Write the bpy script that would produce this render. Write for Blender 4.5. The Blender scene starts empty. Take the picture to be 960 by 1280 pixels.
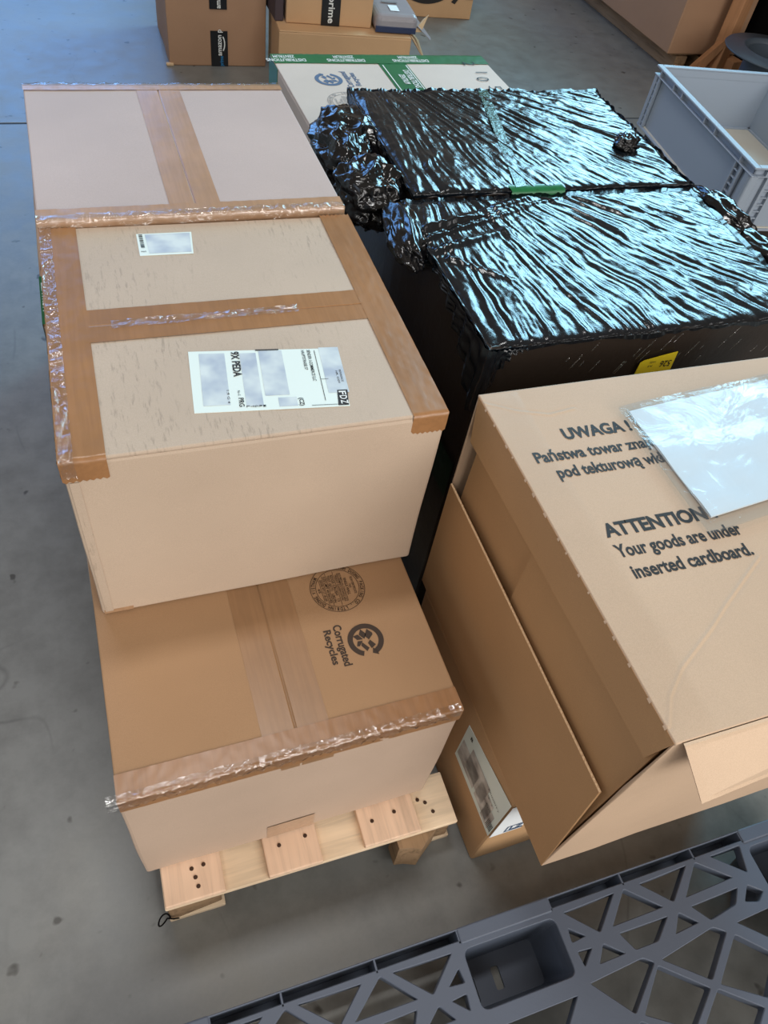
import bpy, bmesh, math, random
import numpy as np
from mathutils import Vector, noise as mnoise
R = random.Random(7)
scene = bpy.context.scene
col = scene.collection
PI = math.pi

# ------------------------------------------------------------------ camera, world, lights, exposure
cam_data = bpy.data.cameras.new('camera')
cam = bpy.data.objects.new('camera', cam_data)
col.objects.link(cam)
cam.location = (0.1112, -0.7982, 1.8173)
cam.rotation_euler = (0.6814, -0.1332, -0.3129)
cam_data.sensor_fit = 'VERTICAL'
cam_data.sensor_height = 24.0
cam_data.lens = 944.0 / 1280.0 * 24.0
cam_data.clip_start = 0.02
scene.camera = cam

world = bpy.data.worlds.new('hall_light')
scene.world = world
world.use_nodes = True
bg = world.node_tree.nodes['Background']
bg.inputs['Color'].default_value = (1.0, 0.85, 0.70, 1)
bg.inputs['Strength'].default_value = 0.225

def area(name, loc, target, sx, sy, power, color):
    l = bpy.data.lights.new(name, 'AREA')
    l.shape = 'RECTANGLE'
    l.size, l.size_y = sx, sy
    l.energy = power
    l.color = color
    o = bpy.data.objects.new(name, l)
    o.location = loc
    d = Vector(target) - Vector(loc)
    o.rotation_euler = d.to_track_quat('-Z', 'Y').to_euler()
    col.objects.link(o)
    return o

area('window_light_far', (-1.6, 13.0, 4.4), (-0.6, 0.0, 1.0), 6.0, 4.0, 440, (0.16, 0.44, 1.0))
area('roof_light', (5.9, 5.6, 4.4), (1.1, 0.5, 0.8), 3.4, 3.0, 500, (0.38, 0.77, 1.0))
area('lamp_above', (0.3, 1.35, 6.5), (0.3, 0.0, 0.0), 1.6, 0.6, 105, (1.0, 0.99, 0.98))
area('hall_light_near', (2.6, -5.0, 4.2), (0.4, 0.2, 0.5), 5.0, 3.0, 210, (1.0, 0.99, 0.98))
area('hall_light_low', (1.2, -5.0, 2.0), (0.4, 0.0, 0.4), 5.0, 2.0, 125, (1.0, 0.96, 0.92))  # added low fill to brighten the carton fronts, no known lamp
area('side_window', (-7.0, 1.5, 4.0), (0.4, 0.2, 0.5), 5.0, 3.0, 66, (0.6, 0.76, 1.0))
area('lamp_left', (-2.5, -2.5, 5.5), (0.2, -0.6, 0.3), 1.5, 1.5, 44, (1.0, 0.97, 0.94))  # added fill for the floor in front, no lamp known there

scene.view_settings.view_transform = 'Standard'
scene.view_settings.look = 'None'
scene.view_settings.gamma = 1.0
scene.view_settings.use_curve_mapping = False
scene.view_settings.exposure = 0.0

# ------------------------------------------------------------------ helpers
def lin(r, g, b):
    f = lambda c: (c / 255.0) / 12.92 if c <= 10 else ((c / 255.0 + 0.055) / 1.055) ** 2.4
    return (f(r), f(g), f(b), 1.0)

ROOT = {}
def empty(name, loc, label, cat, group=None):
    o = bpy.data.objects.new(name, None)
    o.empty_display_size = 0.05
    o.location = loc
    col.objects.link(o)
    o['label'] = label
    o['category'] = cat
    if group: o['group'] = group
    ROOT[o.name] = Vector(loc)
    return o

def base_of(parent):
    p = parent
    while p is not None:
        if p.name in ROOT: return ROOT[p.name]
        p = p.parent
    return Vector((0, 0, 0))

def mesh_obj(name, verts, faces, mat, parent=None, smooth=False):
    off = base_of(parent)
    me = bpy.data.meshes.new(name)
    v = np.asarray(verts, float) - np.array(off)
    me.from_pydata(v.tolist(), [], [list(map(int, f)) for f in faces])
    me.materials.append(mat)
    if smooth:
        me.polygons.foreach_set('use_smooth', [True] * len(me.polygons))
    me.update()
    o = bpy.data.objects.new(name, me)
    col.objects.link(o)
    if parent is not None: o.parent = parent
    return o

def bm_obj(name, bm, mat, parent=None, smooth=False):
    off = base_of(parent)
    for v in bm.verts: v.co -= off
    bm.normal_update()
    me = bpy.data.meshes.new(name)
    bm.to_mesh(me); bm.free()
    me.materials.append(mat)
    if smooth:
        me.polygons.foreach_set('use_smooth', [True] * len(me.polygons))
    o = bpy.data.objects.new(name, me)
    col.objects.link(o)
    if parent is not None: o.parent = parent
    return o

def copy_part(o, parent, loc):
    c = o.copy()
    col.objects.link(c)
    c.parent = parent
    c.location = loc
    return c

def grid_faces(nu, nv, flip=False):
    a = np.arange(nu * nv).reshape(nu, nv)
    f = np.stack([a[:-1, :-1], a[1:, :-1], a[1:, 1:], a[:-1, 1:]], -1).reshape(-1, 4)
    return f[:, ::-1] if flip else f

def set_group(phrase, *names):
    for n in names: bpy.data.objects[n]['group'] = phrase

def resize(root, q, loc):
    """set the real size and place of a finished thing"""
    done = set()
    for o in root.children_recursive:
        if o.data.name not in done:
            done.add(o.data.name)
            for v in o.data.vertices: v.co *= q
        o.location = o.location * q
    root.location = loc

class Frame:
    """a yawed box frame: local (u, v, z) to world"""
    def __init__(s, x, y, yaw=0.0):
        s.x, s.y, s.c, s.s = x, y, math.cos(yaw), math.sin(yaw)
    def __call__(s, u, v, z):
        return Vector((s.x + u * s.c - v * s.s, s.y + u * s.s + v * s.c, z))

def add_box(bm, fr, u0, u1, v0, v1, z0, z1, bevel=0.0, seg=2, cuts=0, amp=0.0, seed=0):
    pre = set(bm.verts)
    vs = [bm.verts.new((u, v, z)) for z in (z0, z1) for (u, v) in ((u0, v0), (u1, v0), (u1, v1), (u0, v1))]
    fs = [(3, 2, 1, 0), (4, 5, 6, 7), (0, 1, 5, 4), (1, 2, 6, 5), (2, 3, 7, 6), (3, 0, 4, 7)]
    faces = [bm.faces.new([vs[i] for i in f]) for f in fs]
    edges = list({e for f in faces for e in f.edges})
    if bevel > 0:
        bmesh.ops.bevel(bm, geom=edges, offset=bevel, segments=seg, affect='EDGES', profile=0.5)
    if cuts:
        es = [e for e in bm.edges if e.verts[0] not in pre and e.calc_length() > 0.12]
        bmesh.ops.subdivide_edges(bm, edges=es, cuts=cuts, use_grid_fill=True)
        bm.normal_update()
        for v in [v for v in bm.verts if v not in pre]:
            n = mnoise.noise(Vector((v.co.x * 5 + seed, v.co.y * 5, v.co.z * 5)))
            v.co += v.normal * n * amp
    for v in bm.verts:
        if v not in pre: v.co = fr(*v.co)

def box_obj(name, fr, u0, u1, v0, v1, z0, z1, mat, parent=None, bevel=0.004, seg=2, cuts=0, amp=0.0, seed=0):
    bm = bmesh.new()
    add_box(bm, fr, u0, u1, v0, v1, z0, z1, bevel, seg, cuts, amp, seed)
    return bm_obj(name, bm, mat, parent)

I0 = Frame(0, 0, 0)

# 2-D outlines placed on a surface ----------------------------------------------------------
_dg = None
def curve_mesh(cu):
    ob = bpy.data.objects.new('outline', cu)
    col.objects.link(ob)
    dg = bpy.context.evaluated_depsgraph_get()
    dg.update()
    me = bpy.data.meshes.new_from_object(ob.evaluated_get(dg))
    v = np.array([x.co[:] for x in me.vertices]).reshape(-1, 3)
    f = [list(p.vertices) for p in me.polygons]
    bpy.data.objects.remove(ob)
    bpy.data.meshes.remove(me)
    bpy.data.curves.remove(cu)
    return v, f

_tc = {}
def text2d(s, bold=0.0):
    """verts, faces with cap height 1; x from 0"""
    k = (s, bold)
    if k not in _tc:
        cu = bpy.data.curves.new('lettering', 'FONT')
        cu.body = s
        cu.size = 1.0
        cu.offset = bold
        cu.fill_mode = 'FRONT'
        cu.resolution_u = 3
        v, f = curve_mesh(cu)
        v = v.copy()
        v[:, 0] -= v[:, 0].min()
        v /= 0.70
        _tc[k] = (v[:, :2], f)
    v, f = _tc[k]
    return v.copy(), f

def poly2d(points):
    return np.array(points, float), [list(range(len(points)))]

def ring2d(cx, cy, r0, r1, a0=0, a1=2 * PI, n=48):
    t = np.linspace(a0, a1, n + 1)
    v = np.concatenate([np.stack([cx + r0 * np.cos(t), cy + r0 * np.sin(t)], 1), np.stack([cx + r1 * np.cos(t), cy + r1 * np.sin(t)], 1)])
    f = [[i, n + 1 + i, n + 2 + i, i + 1] for i in range(n)]
    return v, f

def merge2d(items):
    V, F, k = [], [], 0
    for v, f in items:
        V.append(v); F += [[i + k for i in q] for q in f]; k += len(v)
    return np.concatenate(V), F

def rot2d(it, a, ox=0, oy=0, s=1.0):
    v, f = it
    c, n = math.cos(a) * s, math.sin(a) * s
    return np.stack([v[:, 0] * c - v[:, 1] * n + ox, v[:, 0] * n + v[:, 1] * c + oy], 1), f

def text_fit(s, x, y, cap, width=None, bold=0.02, align='L'):
    v, f = text2d(s, bold)
    sx = cap if width is None else width / v[:, 0].max()
    v = v * np.array([sx, cap])
    if align == 'C': v[:, 0] -= v[:, 0].max() / 2
    v += np.array([x, y])
    return v, f

def decal(name, item, o, u, v, mat, parent, lift=0.0006):
    """flat print: 2-D item placed at o with axes u, v"""
    p, f = item
    o, u, v = Vector(o), Vector(u).normalized(), Vector(v)
    v = (v - u * v.dot(u)).normalized()
    n = u.cross(v)
    P = np.array(o) + np.outer(p[:, 0], np.array(u)) + np.outer(p[:, 1], np.array(v)) + np.array(n) * lift
    return mesh_obj(name, P, f, mat, parent)

def sheet(name, corners, mat, parent, t=0.0008, lift=0.0002, nu=1, nv=1, amp=0.0, seed=0.0):
    """thin quad sheet from four corners (bl, br, tr, tl) with real thickness"""
    bl, br, tr, tl = [Vector(c) for c in corners]
    n = (br - bl).cross(tl - bl).normalized()
    top, bot = [], []
    for i in range(nu + 1):
        for j in range(nv + 1):
            a, b = i / nu, j / nv
            p = (bl * (1 - a) + br * a) * (1 - b) + (tl * (1 - a) + tr * a) * b
            w = 0.0
            if amp: w = amp * (0.5 + mnoise.noise(Vector((p.x * 14 + seed, p.y * 14, p.z * 14))) )
            top.append(p + n * (lift + t + max(w, 0))); bot.append(p + n * lift)
    k = len(top)
    F = grid_faces(nu + 1, nv + 1).tolist()
    fb = [[k + i for i in q[::-1]] for q in F]
    idx = np.arange(k).reshape(nu + 1, nv + 1)
    ring = list(idx[:, 0]) + list(idx[-1, 1:]) + list(idx[-2::-1, -1]) + list(idx[0, -2:0:-1])
    side = []
    for a, b in zip(ring, ring[1:] + ring[:1]): side.append([b, a, k + a, k + b])
    return mesh_obj(name, [list(p) for p in top + bot], F + fb + side, mat, parent)

def tape(name, path, wdir, width, mat, parent, lift=0.0009, wrinkle=0.0, seed=0.0, step=0.02, rag=0.0, nw=None, dip=0.0):
    """strip of tape along a folded path; wdir across; sits lift above the surface; outward normal by right-hand rule"""
    wdir = Vector(wdir).normalized()
    pts = []
    P = [Vector(p) for p in path]
    for a, b in zip(P, P[1:]):
        n = max(1, int((b - a).length / step))
        for i in range(n): pts.append((a.lerp(b, i / n), (b - a).normalized()))
    pts.append((P[-1], (P[-1] - P[-2]).normalized()))
    nw = nw or (12 if wrinkle else 2)
    fr_list = [-0.5, -0.4, -0.3, -0.2, -0.1, -0.03, -0.016, 0.0, 0.016, 0.03, 0.1, 0.2, 0.3, 0.4, 0.5]
    c = base_of(parent) + Vector((0, 0, 0.25))
    if sum((p - c).dot(wdir.cross(d)) for p, d in pts) < 0: wdir = -wdir
    V = []
    for k, (p, d) in enumerate(pts):
        n1 = wdir.cross(d).normalized()
        if k > 0:
            n0 = wdir.cross(pts[k - 1][1]).normalized()
            n1 = (n1 + n0).normalized() if n1.dot(n0) < 0.99 else n1
        for f_ in (fr_list if dip else [j / nw - 0.5 for j in range(nw + 1)]):
            s = f_ * width
            j = round((f_ + 0.5) * nw)
            h = lift - (dip if abs(f_) < 0.004 else 0.0)
            q = p + wdir * s
            if wrinkle:
                e = abs(mnoise.noise(Vector((q.x * 40 + seed, q.y * 40, q.z * 40)))) + 0.5 * abs(mnoise.noise(Vector((q.x * 90 + seed, q.y * 90, q.z * 90))))
                h += wrinkle * max(0.0, 0.9 - 2.2 * e)
            if rag and k in (0, len(pts) - 1): q = q + d * (rag * (1 if j % 2 else -1))
            V.append(q + n1 * h)
    F = grid_faces(len(pts), len(V) // len(pts))
    return mesh_obj(name, [list(v) for v in V], F, mat, parent, smooth=True)

# ------------------------------------------------------------------ materials
def nt(name):
    m = bpy.data.materials.new(name)
    m.use_nodes = True
    t = m.node_tree
    return m, t, t.nodes['Principled BSDF']

def link(t, a, b): t.links.new(a, b)

def mat_flat(name, c, rough=0.6, spec=0.4, metal=0.0):
    m, t, b = nt(name)
    b.inputs['Base Color'].default_value = c
    b.inputs['Roughness'].default_value = rough
    b.inputs['Specular IOR Level'].default_value = spec
    b.inputs['Metallic'].default_value = metal
    return m

def tex_noise(t, scale, detail=4, rough=0.55, mapping=None, coord='Object', dist=0.0):
    n = t.nodes.new('ShaderNodeTexNoise')
    n.inputs['Scale'].default_value = scale
    n.inputs['Detail'].default_value = detail
    n.inputs['Roughness'].default_value = rough
    n.inputs['Distortion'].default_value = dist
    tc = t.nodes.new('ShaderNodeTexCoord')
    src = tc.outputs[coord]
    if mapping:
        mp = t.nodes.new('ShaderNodeMapping')
        mp.inputs['Scale'].default_value = mapping[0]
        if len(mapping) > 1: mp.inputs['Rotation'].default_value = mapping[1]
        link(t, src, mp.inputs['Vector']); src = mp.outputs['Vector']
    link(t, src, n.inputs['Vector'])
    return n

def ramp(t, src, stops):
    r = t.nodes.new('ShaderNodeValToRGB')
    e = r.color_ramp.elements
    e[0].position, e[0].color = stops[0]
    e[1].position, e[1].color = stops[-1]
    for p, c in stops[1:-1]:
        q = e.new(p); q.color = c
    link(t, src, r.inputs['Fac'])
    return r

def mixc(t, fac, a, b, mode='MIX'):
    m = t.nodes.new('ShaderNodeMix')
    m.data_type = 'RGBA'; m.blend_type = mode
    for val, i in ((fac, 0), (a, 6), (b, 7)):
        if hasattr(val, 'default_value') or hasattr(val, 'is_linked'): link(t, val, m.inputs[i])
        else: m.inputs[i].default_value = val
    return m.outputs[2]

def bump(t, b, src, strength, dist):
    n = t.nodes.new('ShaderNodeBump')
    n.inputs['Strength'].default_value = strength
    n.inputs['Distance'].default_value = dist
    link(t, src, n.inputs['Height'])
    prev = b.inputs['Normal'].links
    if prev: link(t, prev[0].from_socket, n.inputs['Normal'])
    link(t, n.outputs['Normal'], b.inputs['Normal'])

def sc(c, k): return (c[0] * k, c[1] * k, c[2] * k, 1)

def mat_card(name, c, flute=(1, 60, 60), scuff=0.0, spec=0.35, rough=0.62):
    m, t, b = nt(name)
    n1 = tex_noise(t, 3.0, 5)
    r1 = ramp(t, n1.outputs['Fac'], [(0.3, sc(c, 0.93)), (0.7, sc(c, 1.05))])
    n2 = tex_noise(t, 900.0, 2)
    r2 = ramp(t, n2.outputs['Fac'], [(0.35, (0.93, 0.92, 0.9, 1)), (0.65, (1.05, 1.05, 1.04, 1))])
    out = mixc(t, 1.0, r1.outputs['Color'], r2.outputs['Color'], 'MULTIPLY')
    if scuff:
        n3 = tex_noise(t, 1.0, 3, 0.7, mapping=((170, 26, 26), (0, 0, 0.05)))
        r3 = ramp(t, n3.outputs['Fac'], [(0.555, (1, 1, 1, 1)), (0.68, (1 - scuff, 1 - scuff, 1 - scuff, 1))])
        n4 = tex_noise(t, 4.0, 2)
        r4 = ramp(t, n4.outputs['Fac'], [(0.40, (0, 0, 0, 1)), (0.55, (1, 1, 1, 1))])
        sc3 = mixc(t, r4.outputs['Color'], (1, 1, 1, 1), r3.outputs['Color'])
        out = mixc(t, 1.0, out, sc3, 'MULTIPLY')
    link(t, out, b.inputs['Base Color'])
    b.inputs['Roughness'].default_value = rough
    b.inputs['Specular IOR Level'].default_value = spec
    nf = tex_noise(t, 1.0, 1, mapping=((flute[0] * 3, flute[1] * 3, flute[2] * 3),))
    bump(t, b, nf.outputs['Fac'], 0.12, 0.001)
    nb = tex_noise(t, 14.0, 3)
    bump(t, b, nb.outputs['Fac'], 0.10, 0.004)
    return m

def mat_tape(name, c, clear=0.0):
    m, t, b = nt(name)
    n1 = tex_noise(t, 6.0, 4)
    r1 = ramp(t, n1.outputs['Fac'], [(0.3, sc(c, 0.88)), (0.7, sc(c, 1.1))])
    n2 = tex_noise(t, 1.0, 2, mapping=((140, 9, 140),))
    r2 = ramp(t, n2.outputs['Fac'], [(0.4, (0.95, 0.95, 0.95, 1)), (0.6, (1.04, 1.04, 1.04, 1))])
    link(t, mixc(t, 1.0, r1.outputs['Color'], r2.outputs['Color'], 'MULTIPLY'), b.inputs['Base Color'])
    b.inputs['Roughness'].default_value = 0.32
    b.inputs['Specular IOR Level'].default_value = 0.45
    nb = tex_noise(t, 30.0, 4, mapping=((1, 0.35, 1),))
    bump(t, b, nb.outputs['Fac'], 0.09, 0.003)
    return m

def mat_clear(name, gloss=0.10, tint=(1, 1, 1, 1), rough=0.10, bumpk=0.5, scale=40, haze=0.0):
    """thin transparent film: see-through with a Fresnel sheen"""
    m, t, b = nt(name)
    out = t.nodes['Material Output']
    tr = t.nodes.new('ShaderNodeBsdfTransparent'); tr.inputs['Color'].default_value = tint
    gl = t.nodes.new('ShaderNodeBsdfGlossy'); gl.inputs['Roughness'].default_value = rough
    nb = tex_noise(t, scale, 4, dist=1.0)
    bp = t.nodes.new('ShaderNodeBump'); bp.inputs['Strength'].default_value = bumpk; bp.inputs['Distance'].default_value = 0.006
    link(t, nb.outputs['Fac'], bp.inputs['Height']); link(t, bp.outputs['Normal'], gl.inputs['Normal'])
    fr = t.nodes.new('ShaderNodeLayerWeight'); fr.inputs['Blend'].default_value = 0.5
    pw = t.nodes.new('ShaderNodeMath'); pw.operation = 'POWER'; pw.inputs[1].default_value = 5.0
    link(t, fr.outputs['Facing'], pw.inputs[0])
    ad = t.nodes.new('ShaderNodeMath'); ad.operation = 'ADD'; ad.use_clamp = True; ad.inputs[1].default_value = gloss
    link(t, pw.outputs[0], ad.inputs[0])
    mx = t.nodes.new('ShaderNodeMixShader')
    link(t, ad.outputs[0], mx.inputs[0]); link(t, tr.outputs[0], mx.inputs[1]); link(t, gl.outputs[0], mx.inputs[2])
    last = mx.outputs[0]
    if haze:
        df = t.nodes.new('ShaderNodeBsdfDiffuse'); df.inputs['Color'].default_value = tint
        m2 = t.nodes.new('ShaderNodeMixShader'); m2.inputs[0].default_value = haze
        link(t, last, m2.inputs[1]); link(t, df.outputs[0], m2.inputs[2]); last = m2.outputs[0]
    link(t, last, out.inputs['Surface'])
    t.nodes.remove(b)
    return m

def mat_wood(name, c, along='x', dark=0.75):
    m, t, b = nt(name)
    s = (3, 45, 45) if along == 'x' else (45, 3, 45)
    if along == 'z': s = (45, 45, 3)
    n1 = tex_noise(t, 1.0, 5, 0.6, mapping=(s,), dist=0.6)
    r1 = ramp(t, n1.outputs['Fac'], [(0.28, sc(c, dark)), (0.5, c), (0.75, sc(c, 1.12))])
    n2 = tex_noise(t, 5.0, 3)
    r2 = ramp(t, n2.outputs['Fac'], [(0.3, (0.88, 0.86, 0.84, 1)), (0.65, (1.03, 1.03, 1.03, 1))])
    link(t, mixc(t, 1.0, r1.outputs['Color'], r2.outputs['Color'], 'MULTIPLY'), b.inputs['Base Color'])
    b.inputs['Roughness'].default_value = 0.7
    b.inputs['Specular IOR Level'].default_value = 0.25
    bump(t, b, n1.outputs['Fac'], 0.25, 0.002)
    return m

def mat_film(name, c, rough=0.13, micro=0.35, scale=90.0, spec=0.6):
    m, t, b = nt(name)
    b.inputs['Base Color'].default_value = c
    b.inputs['Roughness'].default_value = rough
    b.inputs['Specular IOR Level'].default_value = spec
    n = tex_noise(t, scale, 5, 0.6, dist=1.2)
    bump(t, b, n.outputs['Fac'], micro, 0.004)
    return m

def mat_floor():
    m, t, b = nt('polished_concrete')
    c = lin(122, 123, 120)
    n1 = tex_noise(t, 0.9, 6, 0.6)
    r1 = ramp(t, n1.outputs['Fac'], [(0.3, sc(c, 0.82)), (0.55, c), (0.75, sc(lin(130, 128, 120), 1.0))])
    n2 = tex_noise(t, 9.0, 6, 0.7)
    r2 = ramp(t, n2.outputs['Fac'], [(0.3, (0.76, 0.76, 0.76, 1)), (0.6, (1.05, 1.05, 1.04, 1))])
    o = mixc(t, 1.0, r1.outputs['Color'], r2.outputs['Color'], 'MULTIPLY')
    n3 = tex_noise(t, 16.0, 2, 0.5)
    r3 = ramp(t, n3.outputs['Fac'], [(0.69, (1, 1, 1, 1)), (0.74, (0.35, 0.33, 0.31, 1))])
    o = mixc(t, 1.0, o, r3.outputs['Color'], 'MULTIPLY')
    # hairline scratches
    n4 = tex_noise(t, 1.3, 3, 0.5, mapping=((1.0, 0.5, 1), (0, 0, 0.5)), dist=0.6)
    r4 = ramp(t, n4.outputs['Fac'], [(0.497, (1, 1, 1, 1)), (0.5, (0.72, 0.72, 0.72, 1)), (0.503, (1, 1, 1, 1))])
    n5 = tex_noise(t, 2.6, 2)
    r5 = ramp(t, n5.outputs['Fac'], [(0.5, (0, 0, 0, 1)), (0.62, (1, 1, 1, 1))])
    o = mixc(t, 1.0, o, mixc(t, r5.outputs['Color'], (1, 1, 1, 1), r4.outputs['Color']), 'MULTIPLY')
    link(t, o, b.inputs['Base Color'])
    rr = ramp(t, n2.outputs['Fac'], [(0.3, (0.34, 0.34, 0.34, 1)), (0.7, (0.46, 0.46, 0.46, 1))])
    link(t, rr.outputs['Color'], b.inputs['Roughness'])
    b.inputs['Specular IOR Level'].default_value = 0.55
    bump(t, b, n2.outputs['Fac'], 0.05, 0.004)
    return m

def mat_smudge(name, paper, ink, scale=45.0):
    m, t, b = nt(name)
    n = tex_noise(t, scale, 2, 0.5)
    r = ramp(t, n.outputs['Fac'], [(0.3, ink), (0.68, paper)])
    link(t, r.outputs['Color'], b.inputs['Base Color'])
    b.inputs['Roughness'].default_value = 0.45
    return m

M = {}
M['floor'] = mat_floor()
M['card_front'] = mat_card('carton_kraft_lower', lin(190, 167, 148), (60, 1, 60))
M['card_flap'] = mat_card('carton_kraft_flap', lin(168, 133, 99), (60, 1, 60))  # top flaps browner than the walls: shading put into the colour
M['card_b'] = mat_card('carton_kraft_pale', lin(190, 171, 152), (1, 60, 60), scuff=0.24)
M['card_b_side'] = mat_card('carton_kraft_pale_side', lin(194, 174, 154), (1, 60, 60))
M['card_c'] = mat_card('carton_kraft_rosy', lin(188, 171, 164), (60, 1, 60))
M['card_d'] = mat_card('carton_kraft_open', lin(194, 167, 141), (1, 60, 60))
M['card_in'] = mat_card('carton_inside', lin(186, 146, 104), (1, 60, 60))
M['card_flap_in'] = mat_card('carton_pale_inside', lin(202, 176, 150), (60, 1, 60))
M['card_s'] = mat_card('carton_small', lin(190, 152, 112), (1, 60, 60))
M['card_g'] = mat_card('carton_white', lin(208, 194, 182), (60, 1, 60))
M['card_far'] = mat_card('carton_far', lin(168, 132, 104), (60, 60, 1))
M['card_far2'] = mat_card('carton_far_yellow', lin(198, 160, 120), (60, 60, 1))
M['edge'] = mat_flat('torn_board_edge', lin(214, 180, 140), 0.8)
M['tape'] = mat_tape('brown_packing_tape', lin(152, 110, 72))
M['tape_c'] = mat_tape('brown_tape_faded', lin(172, 136, 104))
M['green_tape'] = mat_tape('green_packing_tape', lin(28, 104, 60))
M['black_tape'] = mat_flat('black_parcel_tape', lin(22, 22, 24), 0.35)
M['clear'] = mat_clear('clear_tape_film', 0.015, rough=0.25, bumpk=0.15, scale=12)
M['clear_wrinkle'] = mat_clear('clear_wrinkled_tape', 0.17, rough=0.12, bumpk=0.6, scale=60)
M['pouch'] = mat_clear('document_pouch_film', 0.05, (0.93, 0.96, 0.98, 1), rough=0.12, bumpk=0.4, scale=14, haze=0.02)
M['paper'] = mat_flat('white_paper', lin(240, 246, 248), 0.5)
M['label'] = mat_flat('label_paper', lin(222, 234, 228), 0.45)
M['smudge'] = mat_smudge('blurred_print', lin(210, 220, 220), lin(170, 182, 196), 26)
M['smudge_dark'] = mat_smudge('blurred_dark_print', lin(206, 204, 198), lin(130, 124, 122), 26)
M['ink'] = mat_flat('black_print', lin(40, 36, 34), 0.6)
M['ink_brown'] = mat_flat('dark_print', lin(58, 44, 34), 0.6)
M['ink_blue'] = mat_flat('blue_print', lin(84, 104, 132), 0.6)
M['ink_grey'] = mat_flat('grey_print', lin(130, 126, 124), 0.6)
M['white_ink'] = mat_flat('white_print', lin(225, 228, 224), 0.5)
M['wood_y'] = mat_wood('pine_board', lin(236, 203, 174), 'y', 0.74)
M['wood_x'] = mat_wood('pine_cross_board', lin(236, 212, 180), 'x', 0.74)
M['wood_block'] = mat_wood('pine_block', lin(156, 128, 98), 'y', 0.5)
M['wood_red'] = mat_wood('warm_timber', lin(178, 130, 92), 'z', 0.8)
M['nail'] = mat_flat('rusty_nail', lin(64, 42, 28), 0.6)
M['film'] = mat_film('black_stretch_film', (0.004, 0.006, 0.009, 1), 0.18, 0.12, 150)
M['film_lump'] = mat_film('black_crumpled_film', (0.004, 0.004, 0.005, 1), 0.15, 0.22, 45)
M['film_side'] = mat_film('dark_film_over_board', lin(44, 36, 31), 0.3, 0.16, 30, 0.4)
M['yellow'] = mat_flat('yellow_sticker', lin(242, 214, 40), 0.5)
M['crate'] = mat_flat('grey_plastic', lin(152, 163, 176), 0.42)
M['crate_in'] = mat_flat('grey_plastic_floor', lin(190, 186, 174), 0.5)
M['reel'] = mat_flat('slate_plastic', lin(66, 76, 86), 0.45)
M['pallet'] = mat_film('black_pallet_plastic', lin(84, 92, 106), 0.5, 0.12, 40, 0.4)
M['grey_bag'] = mat_film('grey_poly_bag', lin(150, 146, 150), 0.3, 0.3, 18)
M['navy'] = mat_flat('navy_strip', lin(40, 52, 84), 0.35)
M['dark'] = mat_flat('black_cloth', lin(14, 12, 12), 0.9, 0.1)
M['torn'] = mat_flat('torn_board', lin(206, 176, 138), 0.8)

# ------------------------------------------------------------------ floor
def build_floor():
    X0, X1 = -9, 14
    ys = [(-9, 0), (3.122, 0), (3.124, -0.006), (3.138, -0.006), (3.140, 0), (14, 0)]
    V = []
    for y, z in ys: V += [(X0, y, z), (X1, y, z)]
    F = [[2 * i, 2 * i + 1, 2 * i + 3, 2 * i + 2] for i in range(len(ys) - 1)]
    V2 = [(x, y, -0.2) for (x, y) in ((X0, -9), (X1, -9), (X1, 14), (X0, 14))]
    k = len(V)
    V += V2; F += [[k + 3, k + 2, k + 1, k]]
    o = mesh_obj('floor', V, F, M['floor'])
    o['kind'] = 'structure'
    j = box_obj('trim_1', I0, X0, X1, 3.1245, 3.1375, -0.02, -0.002, mat_flat('joint_filler', lin(40, 50, 62), 0.7), None, 0.0)
    j['kind'] = 'structure'
build_floor()

# ------------------------------------------------------------------ prints shared by cartons
def recycle_mark():
    """unit-less design in metres of the lower carton: x = reading direction, y = up; origin at ring centre"""
    it = [ring2d(0, 0, 0.0245, 0.0345, math.radians(25), math.radians(338), 40)]
    a = math.radians(25)
    # arrow head at the open end
    p = lambda r, t: (r * math.cos(t), r * math.sin(t))
    it.append(poly2d([p(0.0385, a), p(0.0345, a + 0.02), p(0.0245, a + 0.02), p(0.0205, a), p(0.030, a - 0.27)]))
    it.append(poly2d([(-0.024, -0.004), (-0.013, -0.010), (-0.002, -0.002), (-0.012, 0.004)]))
    it.append(poly2d([(-0.022, 0.008), (-0.008, 0.0), (0.001, 0.006), (-0.008, 0.016), (-0.012, 0.016)]))
    it.append(poly2d([(0.002, 0.008), (0.008, 0.002), (0.020, 0.006), (0.014, 0.016)]))
    it.append(poly2d([(0.004, -0.008), (0.010, -0.012), (0.024, -0.004), (0.018, 0.002)]))
    it.append(poly2d([(-0.012, -0.022), (-0.003, -0.016), (-0.002, -0.005), (-0.014, -0.012)]))
    it.append(poly2d([(0.000, -0.016), (0.010, -0.020), (0.011, -0.015), (0.001, -0.006)]))
    return merge2d(it)

def recycle_text():
    return merge2d([text_fit('Corrugated', -0.043, -0.0535, 0.0155, 0.087, 0.025), text_fit('Recycles', -0.036, -0.0735, 0.0140, 0.073, 0.025)])

def arc_text(s, r, a_start, cap, step, bold=0.0, inward=False):
    it = []
    for i, ch in enumerate(s):
        if ch == ' ': continue
        a = a_start - i * step
        v, f = text_fit(ch, 0, 0, cap, None, bold, 'C')
        v[:, 0] *= 0.72
        it.append(rot2d((v, f), a - PI / 2, r * math.cos(a), r * math.sin(a)))
    return merge2d(it)

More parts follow.
